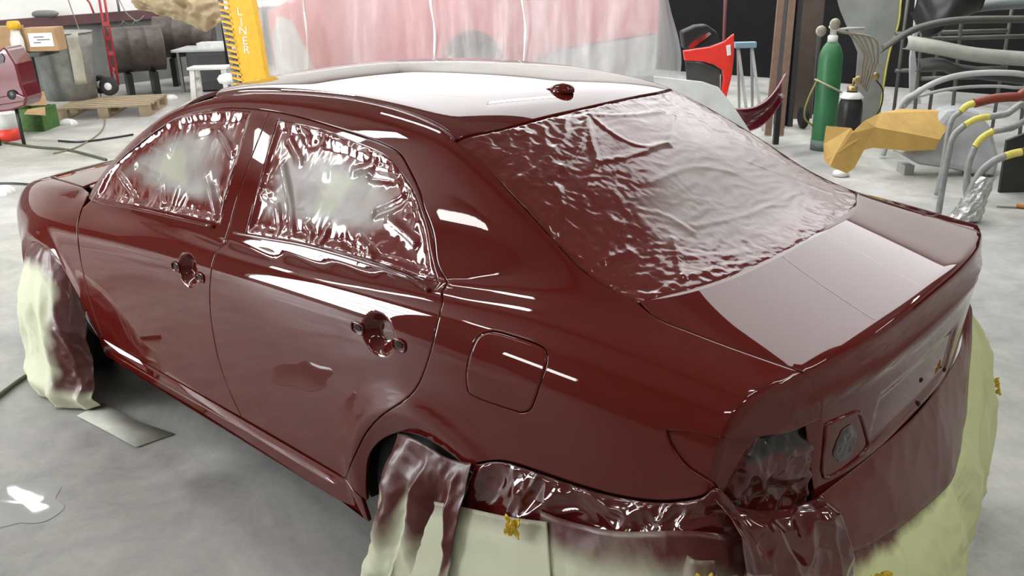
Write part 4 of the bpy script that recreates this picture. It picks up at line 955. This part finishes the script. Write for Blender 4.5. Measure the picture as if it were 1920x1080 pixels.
# --- yellow frame-straightening post with its lettering
L = Loc(478, 175, 10.0); lean = L.thing('frame_post', 'tall yellow steel post with white LINER lettering and slotted edge', 'post')
mpp = (L.xz(500, 100)[0]-L.xz(460, 100)[0])/40
W_ = 48*mpp; Hp = L.xz(440, -120)[1]
LE = -.055                                             # the post leans a little
fr = lambda u, v, w_: (u+LE*v, w_, v)
x0 = L.xz(472, 155)[0]-W_/2+.03-LE*L.xz(472, 155)[1]
MB().prism([(x0, .06), (x0+W_, .06), (x0+W_, Hp), (x0, Hp)], .16, fr).build('column', YEL, lean, bevel=.008)
MB().box((x0+W_/2, .08, .03), (.6, .5, .06)).build('base_plate', YEL, lean, bevel=.006)
MB().prism([(x0-.11, .3), (x0-.07, .3), (x0-.07, Hp), (x0-.11, Hp)], .05, lambda u, v, w_: (u+LE*v, w_+.05, v)).build('rack_bar', STEEL, lean)
for k in range(26):
    zz = L.xz(440, 158)[1]+k*.058
    o = MB().prism([(x0-.085, zz), (x0+.012, zz-.030), (x0+.012, zz-.008), (x0-.085, zz+.020)], .07, lambda u, v, w_: (u+LE*v, w_-.015, v)).build('tooth', YEL, lean)
    if k % 2: MB().lathe([(0, 0), (.014, 0), (.014, .02), (0, .02)], 8, axis='y').build('pin', STEEL, lean).location = (x0-.075+LE*zz, .0, zz-.01)
for ch, py_ in zip('LINER', (22, 42, 58, 77, 94)):
    cu = bpy.data.curves.new('letter', 'FONT'); cu.body = ch; cu.size = .115; cu.extrude = .002; cu.align_x = 'CENTER'; cu.align_y = 'CENTER'
    tmp = bpy.data.objects.new('letter', cu); me = bpy.data.meshes.new_from_object(tmp); bpy.data.objects.remove(tmp)
    me.materials.append(mat('white_letter_paint', (.8, .78, .7), .5)); lo = link(bpy.data.objects.new('letter', me), lean)
    zz = L.xz(452, py_)[1]; lo.location = (x0+W_*.42+LE*zz, -.003, zz); lo.rotation_euler = (math.pi/2, 0.06, 0)

# --- the red pickup under its plastic sheet
TR = mat('red_truck_paint', (.55, .06, .09), .3, coat=.6)
L = Loc(880, 150, 10.9); tr = L.thing('pickup_truck', 'red pickup truck parked under a clear plastic sheet', 'truck')
acx, acz = L.xz(887, 112); ar = L.xz(945, 112)[0]-acx
xl = L.xz(505, 60)[0]; xr = L.xz(1235, 60)[0]; zr1 = L.xz(1050, 92)[1]; zr2 = L.xz(1238, 62)[1]; xr1 = L.xz(1050, 90)[0]
arch = [(acx+ar*math.cos(a), acz-.08+ar*1.12*math.sin(a)) for a in np.linspace(0, np.pi, 18)]
body = [(xl, .55), (xl, 1.25), (xl+.25, 1.38), (xl+1.2, 1.44), (xr-.1, 1.46), (xr, 1.40), (xr, zr2), (xr1, zr1), (arch[0][0]+.05, acz-.16)]+arch+[(arch[-1][0]-.05, acz-.2), (xl+.3, .42)]
MB().prism(body, 1.7, lambda u, v, w_: (u, w_, v)).build('body', TR, tr, bevel=.03)
MB().prism([(arch[0][0]+.06, acz-.18), (xr1, zr1-.01), (xr, zr2-.01), (xr-.02, .40), (arch[0][0]+.2, .38)], 1.6, lambda u, v, w_: (u, w_+.01, v)).build('rocker_panel', GREY, tr, bevel=.02)
MB().prism([(xl+.02, .50), (xl+.30, .40), (xl+.55, .45), (xl+.30, 1.15), (xl+.12, 1.22), (xl+.02, 1.0)], 1.6, lambda u, v, w_: (u, w_-.015, v)).build('front_bumper', LGREY, tr, bevel=.03)
MB().prism([(acx-.3, 1.44), (acx+.35, 1.86), (xr-.9, 1.88), (xr-.5, 1.45)], 1.4, lambda u, v, w_: (u, w_+.15, v)).build('cab', TR, tr, bevel=.05)
MB().prism([(acx-.05, 1.50), (acx+.42, 1.80), (acx+1.2, 1.81), (acx+1.2, 1.50)], .02, lambda u, v, w_: (u, w_+.135, v)).build('side_window', mat('dark_glass', (.02, .025, .03), .1), tr)
for cx_, yy in ((acx, .14), (acx, 1.5), (min(acx+3.0, xr-.4), .14), (min(acx+3.0, xr-.4), 1.5)):
    wo = MB().lathe([(.2, -.11), (.33, -.115), (.37, -.08), (.37, .08), (.33, .115), (.2, .11)], 36, axis='y').build('wheel', RUB, tr); wo.location = (cx_, yy, .372)
    MB().lathe([(0, -.06), (.06, -.08), (.16, -.05), (.20, -.09), (.22, -.1), (.22, .05)], 28, axis='y').build('rim', STEEL, wo)
def plastic_mat():
    mt, nt, b_ = nm('cloudy_plastic_sheet')
    b_.inputs['Base Color'].default_value = (.86, .87, .87, 1); b_.inputs['Roughness'].default_value = .25; b_.inputs['Subsurface Weight'].default_value = 0
    tr_ = nt.nodes.new('ShaderNodeBsdfTransparent'); tl = nt.nodes.new('ShaderNodeBsdfTranslucent'); tl.inputs[0].default_value = (.9, .9, .9, 1)
    m1 = nt.nodes.new('ShaderNodeMixShader'); m1.inputs[0].default_value = .35; nt.links.new(b_.outputs[0], m1.inputs[1]); nt.links.new(tl.outputs[0], m1.inputs[2])
    m2 = nt.nodes.new('ShaderNodeMixShader'); n_ = noise_tex(nt, 1.6, 4, .6, .5, stretch=(1.1, 1.1, .3))
    fac = ramp(nt, n_, [(.30, (.40,)*3), (.55, (.54,)*3), (.80, (.85,)*3)]); nt.links.new(fac, m2.inputs[0])
    nt.links.new(tr_.outputs[0], m2.inputs[1]); nt.links.new(m1.outputs[0], m2.inputs[2])
    nt.links.new(m2.outputs[0], nt.nodes['Material Output'].inputs[0])
    bump(nt, noise_tex(nt, 9, 4, .6, 1.), b_, .5, .02)
    return mt
PLS = plastic_mat()
nu, nv = 150, 60; U, V = np.meshgrid(np.linspace(0, 1, nu), np.linspace(0, 1, nv))
xa = L.xz(458, 100, -.3)[0]; xb = L.xz(1283, 120, -.3)[0]
X = xa+(xb-xa)*U; fold = ridge(X*2.2, V*.7, 3)*.08+ridge(X*6, V*.8, 5)*.03+.015*ridge(X*13, V*4, 6)
turnl = sstep(.10, 0, U); turnr = sstep(.93, 1, U)
Yy = -.28-fold*(1-.4*V)+.9*turnr**2+.9*turnl**2-.12*(1-V)
Zz = .22+.05*perlin(X*2, 0*X, 2)+V*1.75
top = sstep(.88, 1, V); Yy = Yy+top*.5; X = X+.10*turnr*np.sin(Zz*3.2)
t = thing('plastic_sheet', 'cloudy clear plastic sheet draped over the red pickup', 'plastic sheet', L.base, FACE)
MB().grid(np.stack([X, Yy, Zz], -1)).build('sheet_side', PLS, t)
U2, V2 = np.meshgrid(np.linspace(0, 1, 60), np.linspace(0, 1, 20))
X2 = xa+(xb-xa)*U2; MB().grid(np.stack([X2, .2+V2*1.9, 1.96+.03*perlin(X2*2, V2*6, 4)-.0*V2], -1)).build('sheet_top', PLS, t)
for kx in (575, 815, 985):         # gathered pleats
    a = L.xz(kx, 60, -.4); MB().tube(spl([(a[0]+.05, -.38, 1.9), (a[0]+.03*math.sin(kx), -.40, 1.4), (a[0], -.42, 1.0), (a[0]-.06, -.40, .35)], 6), [.006+.010*abs(math.sin(i*.5+kx)) for i in range(19)], 6).build('gathered_pleat', mat('white_pleat_film', (.85, .86, .86), .3), t)

# --- red fender on a stand, with parts around it
L = Loc(1345, 215, 9.6); t = L.thing('red_fender', 'bright red car fender standing against the dark wall', 'fender')
HOT = mat('hot_red_paint', (.75, .03, .02), .25, coat=.7)
plate(L, [(1281,95),(1332,88),(1358,78),(1377,63),(1377,100),(1373,140),(1361,190),(1350,186),(1357,150),(1355,132),(1340,122),(1320,116),(1284,114)], .05, 'fender_skin', HOT, t, bevel=.012)
plate(L, [(1286,116),(1320,119),(1350,132),(1350,178),(1290,178)], .04, 'wheel_liner', mat('dusty_black_liner', (.055, .057, .057), .7), t, back=.06)
plate(L, [(1362,86),(1370,84),(1371,103),(1364,105)], .02, 'badge', PALE, t, back=-.02, bevel=.004)
a = L.xz(1364, -40); MB().tube([(L.xz(1356, 215)[0], .08, 0), (a[0], .08, a[1]+.3)], .018, 8).build('stand_rod', mat('maroon_rod', (.12, .03, .035), .5), t)
MB().box((L.xz(1350, 215)[0], .08, .02), (.5, .3, .04)).build('stand_base', BLK, t)
L = Loc(1310, 215, 10.3); t = L.thing('headlamp_unit', 'black headlamp housing with chrome trim on top of the red fender', 'headlamp')
plate(L, [(1278,60),(1305,48),(1325,46),(1345,60),(1352,80),(1320,90),(1282,92)], .18, 'housing', BLK, t, bevel=.02)
plate(L, [(1290,88),(1300,78),(1330,60),(1334,64),(1308,84),(1296,92)], .03, 'chrome_trim', mat('chrome', (.7, .7, .7), .12, 1.), t, back=-.03)
MB().tube([(L.xz(1315, 90)[0], .1, 0), (L.xz(1315, 90)[0], .1, L.xz(1315, 90)[1])], .03, 8).build('stand', BLK, t)
L = Loc(1400, 225, 9.9); t = L.thing('sawhorse', 'blue-topped folding sawhorse behind the red fender', 'sawhorse')
a, b_ = L.xz(1378, 85), L.xz(1418, 85)
MB().box(((a[0]+b_[0])/2, .02, a[1]), (b_[0]-a[0], .08, .06)).build('top_bar', mat('pale_blue_paint', (.25, .42, .50), .5), t, bevel=.006)
for s_ in (-1, 1):
    for xx in (a[0]+.04, b_[0]-.04): MB().beam((xx, .02, a[1]-.03), (xx+.12, .02+s_*.22, 0), .035, .025, (1, 0, 0)).build('leg', LGREY, t)
# grey bonnet leaning, cut off by the car
L = Loc(1380, 300, 8.3); t = L.thing('grey_bonnet', 'flat grey primed bonnet panel leaning behind the rear window', 'car panel')
plate(L, [(1235,152),(1330,162),(1360,172),(1385,205),(1412,250),(1445,300),(1350,310),(1260,250)], .03, 'panel_skin', LGREY, t, lean=.45, bevel=.006)
plate(L, [(1300,172),(1345,178),(1372,215),(1330,212)], .008, 'inner_brace', GREY, t, back=.032, lean=.45)
MB().box((.0, .0, .05), (.5, .3, .10)).build('support_block', WOOD, t)
# dark painted part on the floor beyond
L = Loc(1420, 255, 8.9); t = L.thing('dark_bumper', 'dark maroon bumper part lying in front of the steel column', 'bumper')
Pq = []
for i, u in enumerate(np.linspace(0, 1, 14)):
    a = L.xz(1375+95*u, 225-70*u+20*math.sin(u*3)); Pq.append([(a[0], -.12*math.sin(u*3)+.1*math.cos(w__), max(.01, a[1]+.11*math.sin(w__))) for w__ in np.linspace(-1.9, 1.9, 11)])
MB().grid(Pq).build('bumper_skin', MAROON, t, solid=.006)
MB().beam((L.xz(1382, 240)[0], .1, 0), (L.xz(1382, 240)[0], .1, .2), .05, .05).build('prop', BLK, t); MB().beam((L.xz(1462, 240)[0], .1, 0), (L.xz(1462, 240)[0], .1, .42), .05, .05).build('prop', BLK, t)

# --- steel column and boards against the dark wall
L = Loc(1462, 238); t = L.thing('steel_column', 'dark steel column standing right of the red fender', 'column')
for xx, dx in ((0, .05), (.11, .05)): MB().box((xx, .08, 1.5), (dx, .18, 3.0)).build('flange', mat('dark_steel', (.035, .033, .032), .55), t)
MB().box((.055, .08, 1.5), (.08, .03, 3.0)).build('web', MATS['dark_steel'], t)
BRN = mat('brown_channel', (.20, .125, .09), .6, scale=14)
for k, (xa_, xb_, lab) in enumerate(((1440, 1475, 'left one of two brown steel channels leaning on the column'), (1463, 1497, 'right one of two brown steel channels leaning on the column'))):
    Lc = Loc(xa_, 262, 9.45); t = Lc.thing('steel_channel', lab, 'channel', 'brown steel channels')
    a = Lc.xz(xa_, 262); b_ = Lc.xz(xb_+8, -60); tz = b_[1]
    MB().beam((0, 0, .01), (b_[0], .22, tz), .055, .012, (0, 1, 0)).build('channel_face', BRN, t)
    for s_ in (-1, 1): MB().beam((s_*.028, .02, .01), (b_[0]+s_*.028, .24, tz), .006, .04, (0, 1, 0)).build('channel_lip', BRN, t)
L = Loc(1545, 236, 10.6); t = L.thing('plywood_sheet', 'tall brown board leaning behind the green gas cylinder', 'board')
plate(L, [(1500,-80),(1560,-80),(1545,60),(1520,238),(1488,238)], .02, 'board', mat('brown_board', (.105, .075, .06), .7, scale=6), t, lean=.06)

# --- gas cylinders
def cylinder(px, py, ptop, wpx, name_m, label, cap):
    L = Loc(px, py); t = L.thing('gas_cylinder', label, 'gas cylinder', 'welding gas cylinders')
    r_ = (L.xz(px+wpx/2, py-60)[0]-L.xz(px-wpx/2, py-60)[0])/2; h_ = rise(L.base, px+(8 if cap else 4), ptop)
    MB().lathe([(0, 0), (r_*.96, 0), (r_, .02), (r_, h_-.16), (r_*.93, h_-.10), (r_*.7, h_-.04), (r_*.42, h_)], 32).build('bottle', name_m, t)
    MB().lathe([(r_*.42, 0), (r_*.42, .05), (r_*.3, .06), (0, .06)], 16, (0, 0, h_)).build('neck', PALE if cap else mat('brass', (.5, .38, .18), .35, .9), t)
    return L, t, r_, h_
GRN = mat('green_cylinder_paint', (.022, .14, .05), .45, var=.15, scale=5)
L, t, r_, h_ = cylinder(1541, 280, 78, 43, GRN, 'tall green oxygen cylinder standing at the right', True)
v_ = MB().lathe([(0, 0), (.03, 0), (.03, .05), (.045, .06), (.045, .08), (0, .085)], 14, (0, 0, h_+.06)).build('valve', PALE, t)
for s_ in (-1, 1): MB().lathe([(0, 0), (.045, .0), (.05, .012), (.045, .025), (0, .025)], 16, axis='y').build('gauge', mat('dull_brass', (.42, .38, .3), .35, .6), t).location = (-.07+.06*s_, -.06, h_+.13+.03*s_)
MB().tube([(-.02, -.02, h_+.10), (.12, -.02, h_+.115), (.28, 0, h_+.11)], .012, 8).build('handle_bar', LGREY, t)
MB().lathe([(r_*1.0, 0), (r_*1.03, .0), (r_*1.03, .10), (r_*1.0, .10)], 32, (0, 0, .0)).build('foot_ring', mat('grey_green_ring', (.10, .15, .13), .6), t)
MB().tube([((r_+.012)*math.cos(a), (r_+.012)*math.sin(a), h_*.60-.06*math.cos(a)) for a in np.linspace(0, 2*np.pi, 28, endpoint=False)], .009, 6, closed=True).build('strap', mat('tan_strap', (.4, .36, .22), .7), t)
for k in range(5):
    rr_ = .10+.035*k
    MB().tube(spl([(.05, .02, h_+.08), (.14+.05*k, -.02*k, h_+.07-.01*k), (.28+.035*k, -.03, h_-.10-.02*k), (.29+.03*k, -.02, h_-.22), (.30+.015*k, .0, h_-.38-.02*k)], 6), .011, 6).build('gas_hose', mat('dusty_hose', (.22, .19, .14), .6), t)
MB().tube(spl([(-.06, 0, h_-.25), (-.18, -.03, h_*.5), (-.20, -.02, h_*.32), (-.10, 0, h_*.22)], 6), .010, 6).build('gas_hose', mat('olive_hose', (.20, .19, .06), .6), t)
L2, t2, r2, h2 = cylinder(1588, 262, 172, 44, BLK, 'short black acetylene cylinder beside the green one', False)
MB().lathe([(r2*.6, 0), (r2*1.0, -.05), (r2*.99, -.06), (r2*.5, -.0)], 28, (0, 0, h2-.0)).build('white_shoulder', PALE, t2)
for k, (dx, dz) in enumerate(((.10, .16), (.19, .15), (.03, .12))): MB().lathe([(0, 0), (.038, 0), (.042, .01), (.038, .022), (0, .022)], 16, axis='y').build('gauge', MATS['brass'], t2).location = (dx, -.06, h2+dz)
MB().tube([(0, 0, h2+.05), (.0, 0, h2+.12), (.2, -.04, h2+.14)], .014, 8).build('regulator', MATS['brass'], t2)
MB().tube(spl([(.2, -.04, h2+.12), (.30, 0, h2), (.30, .02, h2*.6), (.2, .05, h2*.25)], 6), .007, 6).build('gas_hose', BLK, t2)
# trolley wheel behind
L = Loc(1508, 240); t = L.thing('cylinder_cart', 'small dark cart wheel and frame behind the green cylinder', 'cart')
MB().lathe([(.04, -.03), (.10, -.035), (.12, -.02), (.12, .02), (.10, .035), (.04, .03)], 20, axis='x').build('wheel', RUB, t).location = (-.02, .0, .122)
MB().tube([(.0, .02, .12), (.12, .15, .12), (.12, .18, 1.0)], .015, 8).build('cart_frame', BLK, t)
# leaning grey door skin with yellow tape on its edge
L = Loc(1645, 262, 10.0); t = L.thing('primed_door', 'tall grey primed door panel with yellow-taped edge leaning by the cylinders', 'car panel')
outl = [(1560,-60),(1700,-60),(1694,0),(1688,47),(1668,109),(1649,215),(1635,262),(1590,262),(1602,200),(1612,100),(1580,20)]
plate(L, outl, .025, 'panel_skin', mat('greenish_primer', (.27, .28, .26), .6, scale=4), t, lean=.05, bevel=.004)
e_ = [(1694,0),(1688,47),(1668,109),(1649,215)]
MB().tube(spl([(L.xz(*p)[0], -.004+.05*L.xz(*p)[1], L.xz(*p)[1]) for p in e_], 6), .010, 6).build('edge_tape', mat('yellow_edge_tape', (.55, .52, .08), .6), t)
# tape note on the wall top
# --- white fender shell and storage rack with bumpers
L = Loc(1725, 230, 9.8); t = L.thing('white_fender', 'white curved fender edge standing beside the storage rack', 'fender')
plate(L, [(1722,-60),(1745,-40),(1738,35),(1722,60),(1716,90),(1722,150),(1728,195),(1706,195),(1706,110),(1712,70)], .03, 'fender_skin', mat('white_fender_paint', (.62, .63, .66), .35, coat=.3), t, bevel=.008)
L = Loc(1830, 235, 9.6); t = L.thing('storage_rack', 'dark pipe storage rack holding bumpers at the right edge', 'rack')
for px_ in (1742, 1815, 1950):
    a = L.xz(px_-8, 150); b_ = L.xz(px_+8, -60); MB().tube([(a[0], .1, 0), (b_[0], .1, b_[1])], .018, 8).build('upright', mat('dull_pipe', (.16, .15, .13), .5, .3), t)
for zz_, bk in ((75, .1), (150, .1)):
    a = L.xz(1735, zz_); b_ = L.xz(1960, zz_); MB().tube([(a[0], bk, a[1]), (b_[0], bk, a[1])], .02, 8).build('shelf_bar', MATS['dull_pipe'], t); MB().tube([(a[0], bk+.6, a[1]), (b_[0], bk+.6, a[1])], .02, 8).build('shelf_bar', MATS['dull_pipe'], t)
for px_ in (1742, 1815, 1950): a = L.xz(px_, 150); MB().tube([(a[0], .7, 0), (a[0], .7, 1.9)], .018, 8).build('upright', MATS['dull_pipe'], t)
def bumper(pts, hpx, depth, m_, name, label, dist, rad=.5, group='bumpers stored on the rack'):
    Lb = Loc(1830, 235, dist); t = Lb.thing(name, label, 'bumper', group); Pq = []
    mp = Lb.xz(1831, 100)[0]-Lb.xz(1830, 100)[0]
    for i, p in enumerate(spl(pts, 8)):
        a = Lb.xz(p[0], p[1]); h_ = hpx*mp/2
        Pq.append([(a[0]+.0, p[2]-depth*math.cos(w__)*.5, a[1]+h_*math.sin(w__)*(1 if abs(w__) < 1.6 else 1)) for w__ in np.linspace(-1.7, 1.7, 12)])
    MB().grid(Pq).build('cover_skin', m_, t, solid=.006)
    return t
bumper([(1712,82,.2),(1760,90,.05),(1830,103,0),(1930,112,.05)], 26, .18, mat('pale_green_bumper', (.36, .37, .32), .5, scale=8), 'bumper_beam', 'long pale grey bumper bar lying on the rack', 9.3)
bumper([(1730,-10,.2),(1752,35,.1),(1790,5,0),(1850,-15,.1)], 70, .2, BLK, 'bumper_cover', 'large black bumper cover hanging on the upper rack', 9.5)
bumper([(1660,95,.1),(1690,68,.0),(1730,50,0),(1800,38,0),(1930,36,0)], 12, .08, mat('dark_trim', (.06, .06, .05), .5), 'trim_strip', 'long dark trim strip bending down from the rack', 8.9)
bumper([(1815,25,.3),(1870,12,.2),(1940,8,.2)], 20, .15, mat('blue_grey_bumper', (.16, .19, .19), .4), 'bumper_cover', 'blue-grey bumper cover at the top right of the rack', 9.6)
bumper([(1726,125,.1),(1760,120,0),(1800,132,0),(1930,150,.1)], 22, .2, mat('sooty_metal', (.05, .047, .045), .6, scale=16, bmp=.4), 'bumper_beam', 'sooty black steel bumper bar low on the rack', 9.4)

# --- kraft paper over a grey bumper, on the floor
L = Loc(1740, 335); t = L.thing('grey_bumper', 'grey primed bumper cover lying on the floor under kraft paper', 'bumper')
plate(L, [(1692,290),(1740,272),(1768,240),(1797,213),(1830,211),(1856,218),(1878,243),(1884,300),(1868,338),(1800,322),(1730,312)], .22, 'cover_skin', mat('pale_primer', (.40, .41, .42), .45, scale=6), t, lean=.35, bevel=.05)
for px_ in (1720, 1830): a = L.xz(px_, 315); MB().box((a[0], .22, .04), (.08, .16, .08)).build('support', GREY, t)
kp = thing('kraft_paper', 'folded golden kraft paper draped over the grey bumper', 'paper', L.base, FACE)
K = lambda px_, py_, bk: L.P(px_, py_, bk)
def face(pts, nm_='paper_fold'): MB().add([K(*p) for p in pts], [tuple(range(len(pts)))]).build(nm_, KRAFT, kp, solid=.004)
face([(1622,226,-.06),(1650,212,.10),(1690,204,.30),(1797,208,.35),(1762,262,-.02),(1700,250,-.05),(1640,239,-.08)])
face([(1640,239,-.08),(1700,250,-.05),(1762,262,-.02),(1752,281,-.03),(1700,283,-.06),(1638,277,-.09)])
face([(1622,226,-.06),(1640,239,-.08),(1638,277,-.09),(1620,281,-.1),(1585,268,-.15),(1596,250,-.13)])
face([(1585,268,-.15),(1620,281,-.1),(1602,315,-.17),(1588,325,-.2),(1556,312,-.22),(1566,290,-.2)])
face([(1549,236,-.05),(1596,240,-.08),(1610,262,-.12),(1566,290,-.2),(1556,312,-.2),(1545,300,-.16),(1544,270,-.1)])
o = MB().lathe([(0, 0), (.055, 0), (.07, .015), (.06, .04), (.0, .055)], 18).build('paper_cup_lid', PALE); o.location = gp(1576, 330); tag(o, 'small white lid lying on the floor below the kraft paper', 'lid')

# --- hooped tube stands at the right edge
TUBEM = mat('scuffed_grey_tube', (.33, .33, .33), .45, .3, scale=20); SPRAYY = mat('yellow_sprayed_tube', (.72, .62, .12), .5, scale=18); SPRAYR = mat('rust_red_tube', (.22, .035, .012), .45, scale=10)
def hoop(name, label, dist, base, paths, foot=None):
    Lh = Loc(base[0], base[1], dist); t = Lh.thing(name, label, 'stand', 'hooped tube stands')
    for pts, r_, m_, nm_ in paths:
        q = [(Lh.xz(p[0], p[1])[0], p[2] if len(p) > 2 else 0, max(r_, Lh.xz(p[0], p[1])[1])) for p in pts]
        MB().tube(spl(q, 8), r_, 10).build(nm_, m_, t)
    return Lh, t
D_ = 6.75
Lh, t = hoop('tube_stand', 'nearest grey hooped tube stand with rust-red painted ends', D_, (1810, 405), [
    ([(1790,430),(1812,372),(1838,325),(1862,303),(1884,293)], .026, TUBEM, 'hoop_leg'), ([(1884,293),(1900,288),(1915,285)], .0265, SPRAYY, 'sprayed_section'), ([(1915,285),(1935,283,.02),(1970,290,.2),(1990,420,.3)], .0265, SPRAYR, 'hoop_end'),
    ([(1768,430,.1),(1779,360,.1),(1790,300,.1),(1800,262,.1),(1822,240,.1)], .022, TUBEM, 'hoop_leg'), ([(1822,240,.1),(1845,228,.1),(1868,224,.1)], .0225, SPRAYY, 'sprayed_section'), ([(1868,224,.1),(1900,219,.1),(1960,217,.2),(1990,420,.3)], .0225, TUBEM, 'hoop_end')])
a = Lh.xz(1800, 405)
P_ = [[(a[0]+.03+(.05+.05*(1-v)+.02*perlin(th*2, v*5, 3))*math.cos(th)+.10*v, -.02+(.05+.04*(1-v)+.02*perlin(th*2, v*5, 3))*math.sin(th), .02+.30*v) for th in np.linspace(0, 2*np.pi, 22)] for v in np.linspace(0, 1, 14)]
MB().grid(P_, False).build('foil_wrap', mat('silver_foil', (.55, .55, .54), .3, .7, scale=25, bmp=.5), t)
hoop('tube_stand', 'middle hooped tube stand with yellow and red sprayed bend', D_+.45, (1815, 380), [
    ([(1813,405),(1812,360),(1816,310),(1828,275)], .024, TUBEM, 'hoop_leg'), ([(1828,275),(1842,258),(1862,246)], .0245, SPRAYY, 'sprayed_section'), ([(1862,246),(1895,240),(1970,242,.2),(1990,400,.3)], .0245, TUBEM, 'hoop_end'),
    ([(1775,405,.2),(1792,320,.2),(1806,240,.2),(1826,218,.2)], .020, TUBEM, 'hoop_leg'), ([(1826,218,.2),(1838,207,.2),(1852,202,.2)], .025, SPRAYY, 'sprayed_section'), ([(1852,202,.2),(1890,193,.2),(1935,190,.2),(1970,200,.3),(1985,400,.3)], .034, SPRAYR, 'hoop_end')])
hoop('tube_stand', 'rear pale hooped tube stand behind the kraft paper', 8.6, (1700, 320), [
    ([(1660,320,.1),(1695,205,.1),(1730,176,.1),(1770,155,.1),(1815,143,.1),(1870,139,.1),(1930,142,.1),(1980,160,.2),(1990,320,.2)], .026, LGREY, 'hoop_tube'),
    ([(1700,320,.3),(1722,205,.3),(1760,188,.3),(1810,176,.3),(1870,171,.3),(1930,173,.3),(1985,190,.4),(1995,320,.4)], .015, LGREY, 'hoop_tube'),
    ([(1700,204,.1),(1722,188,.15),(1742,172,.15)], .03, LGREY, 'gusset')])
L = Loc(1900, 385, 7.7); t = L.thing('black_panel', 'dark angular panel standing behind the hooped stands', 'car panel')
plate(L, [(1893,265),(1960,240),(1960,395),(1876,383),(1874,360)], .03, 'panel_skin', mat('matt_black', (.025, .025, .024), .6), t, lean=.08)
L = Loc(1895, 398, 6.5); t = L.thing('scraper', 'long flat steel bar with an orange handle on the floor', 'tool')
p1_, p2_ = gp(1868, 388), gp(1905, 390); MB().beam(np.array([*(p1_-L.base)@np.array([L.ax, L.ay]).T, .012]), np.array([*(p2_-L.base)@np.array([L.ax, L.ay]).T, .012]), .03, .012).build('blade', LGREY, t)
p3_ = gp(1960, 396); MB().tube([np.array([*(p2_-L.base)@np.array([L.ax, L.ay]).T, .018]), np.array([*(p3_-L.base)@np.array([L.ax, L.ay]).T, .018])], .018, 8).build('handle', mat('orange_handle', (.55, .2, .05), .5), t)

# --- things on the floor at the left
c_ = gp(42, 945); U, V = np.meshgrid(np.linspace(0, 2*np.pi, 40), np.linspace(0, 1, 6)); R_ = .17*(1-V)*(1+.30*perlin(np.cos(U)*1.5, np.sin(U)*1.5, 4))
gloss, nt, b_ = nm('glossy_floor_patch'); b_.inputs['Base Color'].default_value = (.42, .42, .41, 1); b_.inputs['Roughness'].default_value = .05; b_.inputs['Coat Weight'].default_value = 1; bump(nt, noise_tex(nt, 4, 1), b_, .015, .02)  # added glossy patch that mirrors a ceiling lamp as a white spot
o = MB().grid(np.stack([R_*np.cos(U), R_*np.sin(U)*.8, .0015+.0015*np.sqrt(V)], -1)).build('glossy_patch', gloss); o.location = (c_[0], c_[1], 0); tag(o, 'small glossy patch added on the concrete at the lower left to mirror a lamp', 'glossy_patch')
tag(MB().tube(spl([(*gp(-20, 762)[:2], .012), (*gp(40, 716)[:2], .012), (*gp(95, 682)[:2], .012)], 8), .011, 8).build('air_line', mat('dark_olive_hose', (.07, .075, .04), .5)), 'dark air line running under the front wheel cover', 'hose')
tag(MB().tube(spl([(*gp(-30, 262)[:2], .012), (*gp(60, 277)[:2], .012), (*gp(120, 282)[:2], .012), (*gp(165, 292)[:2], .012), (*gp(200, 302)[:2], .012)], 8), .014, 6).build('air_line', MATS['dark_olive_hose']), 'thin hose curving across the floor beyond the bonnet', 'hose')
tag(MB().tube(spl([(*gp(-30, 347)[:2], .012), (*gp(20, 346)[:2], .012), (*gp(70, 349)[:2], .012)], 8), .010, 6).build('air_line', BLK), 'straight black cable on the floor left of the bonnet', 'hose')
tag(MB().tube(spl([(*gp(110, 266)[:2], .012), (*gp(150, 268)[:2], .012), (*gp(200, 262)[:2], .012), (*gp(250, 254)[:2], .012)], 8), .012, 6).build('air_line', BLK), 'short black cable lying in front of the pallet', 'hose')
for px_, py_, lab in ((128, 233, 'small crumpled white rag on the floor below the pallet'), (322, 186, 'crumpled white paper on the floor by the step stool'), (8, 362, 'pale scrap on the floor at the left edge')):
    U, V = np.meshgrid(np.linspace(0, 2*np.pi, 16), np.linspace(0, 1, 8)); R_ = .09*np.cos(V*1.5)*(1+.35*perlin(np.cos(U)*2, np.sin(U)*2, px_))
    o = MB().grid(np.stack([R_*np.cos(U)*1.3, R_*np.sin(U), .07*np.sin(V*1.5)+.0], -1), False).build('rag', PALE); o.location = gp(px_, py_); tag(o, lab, 'rag')
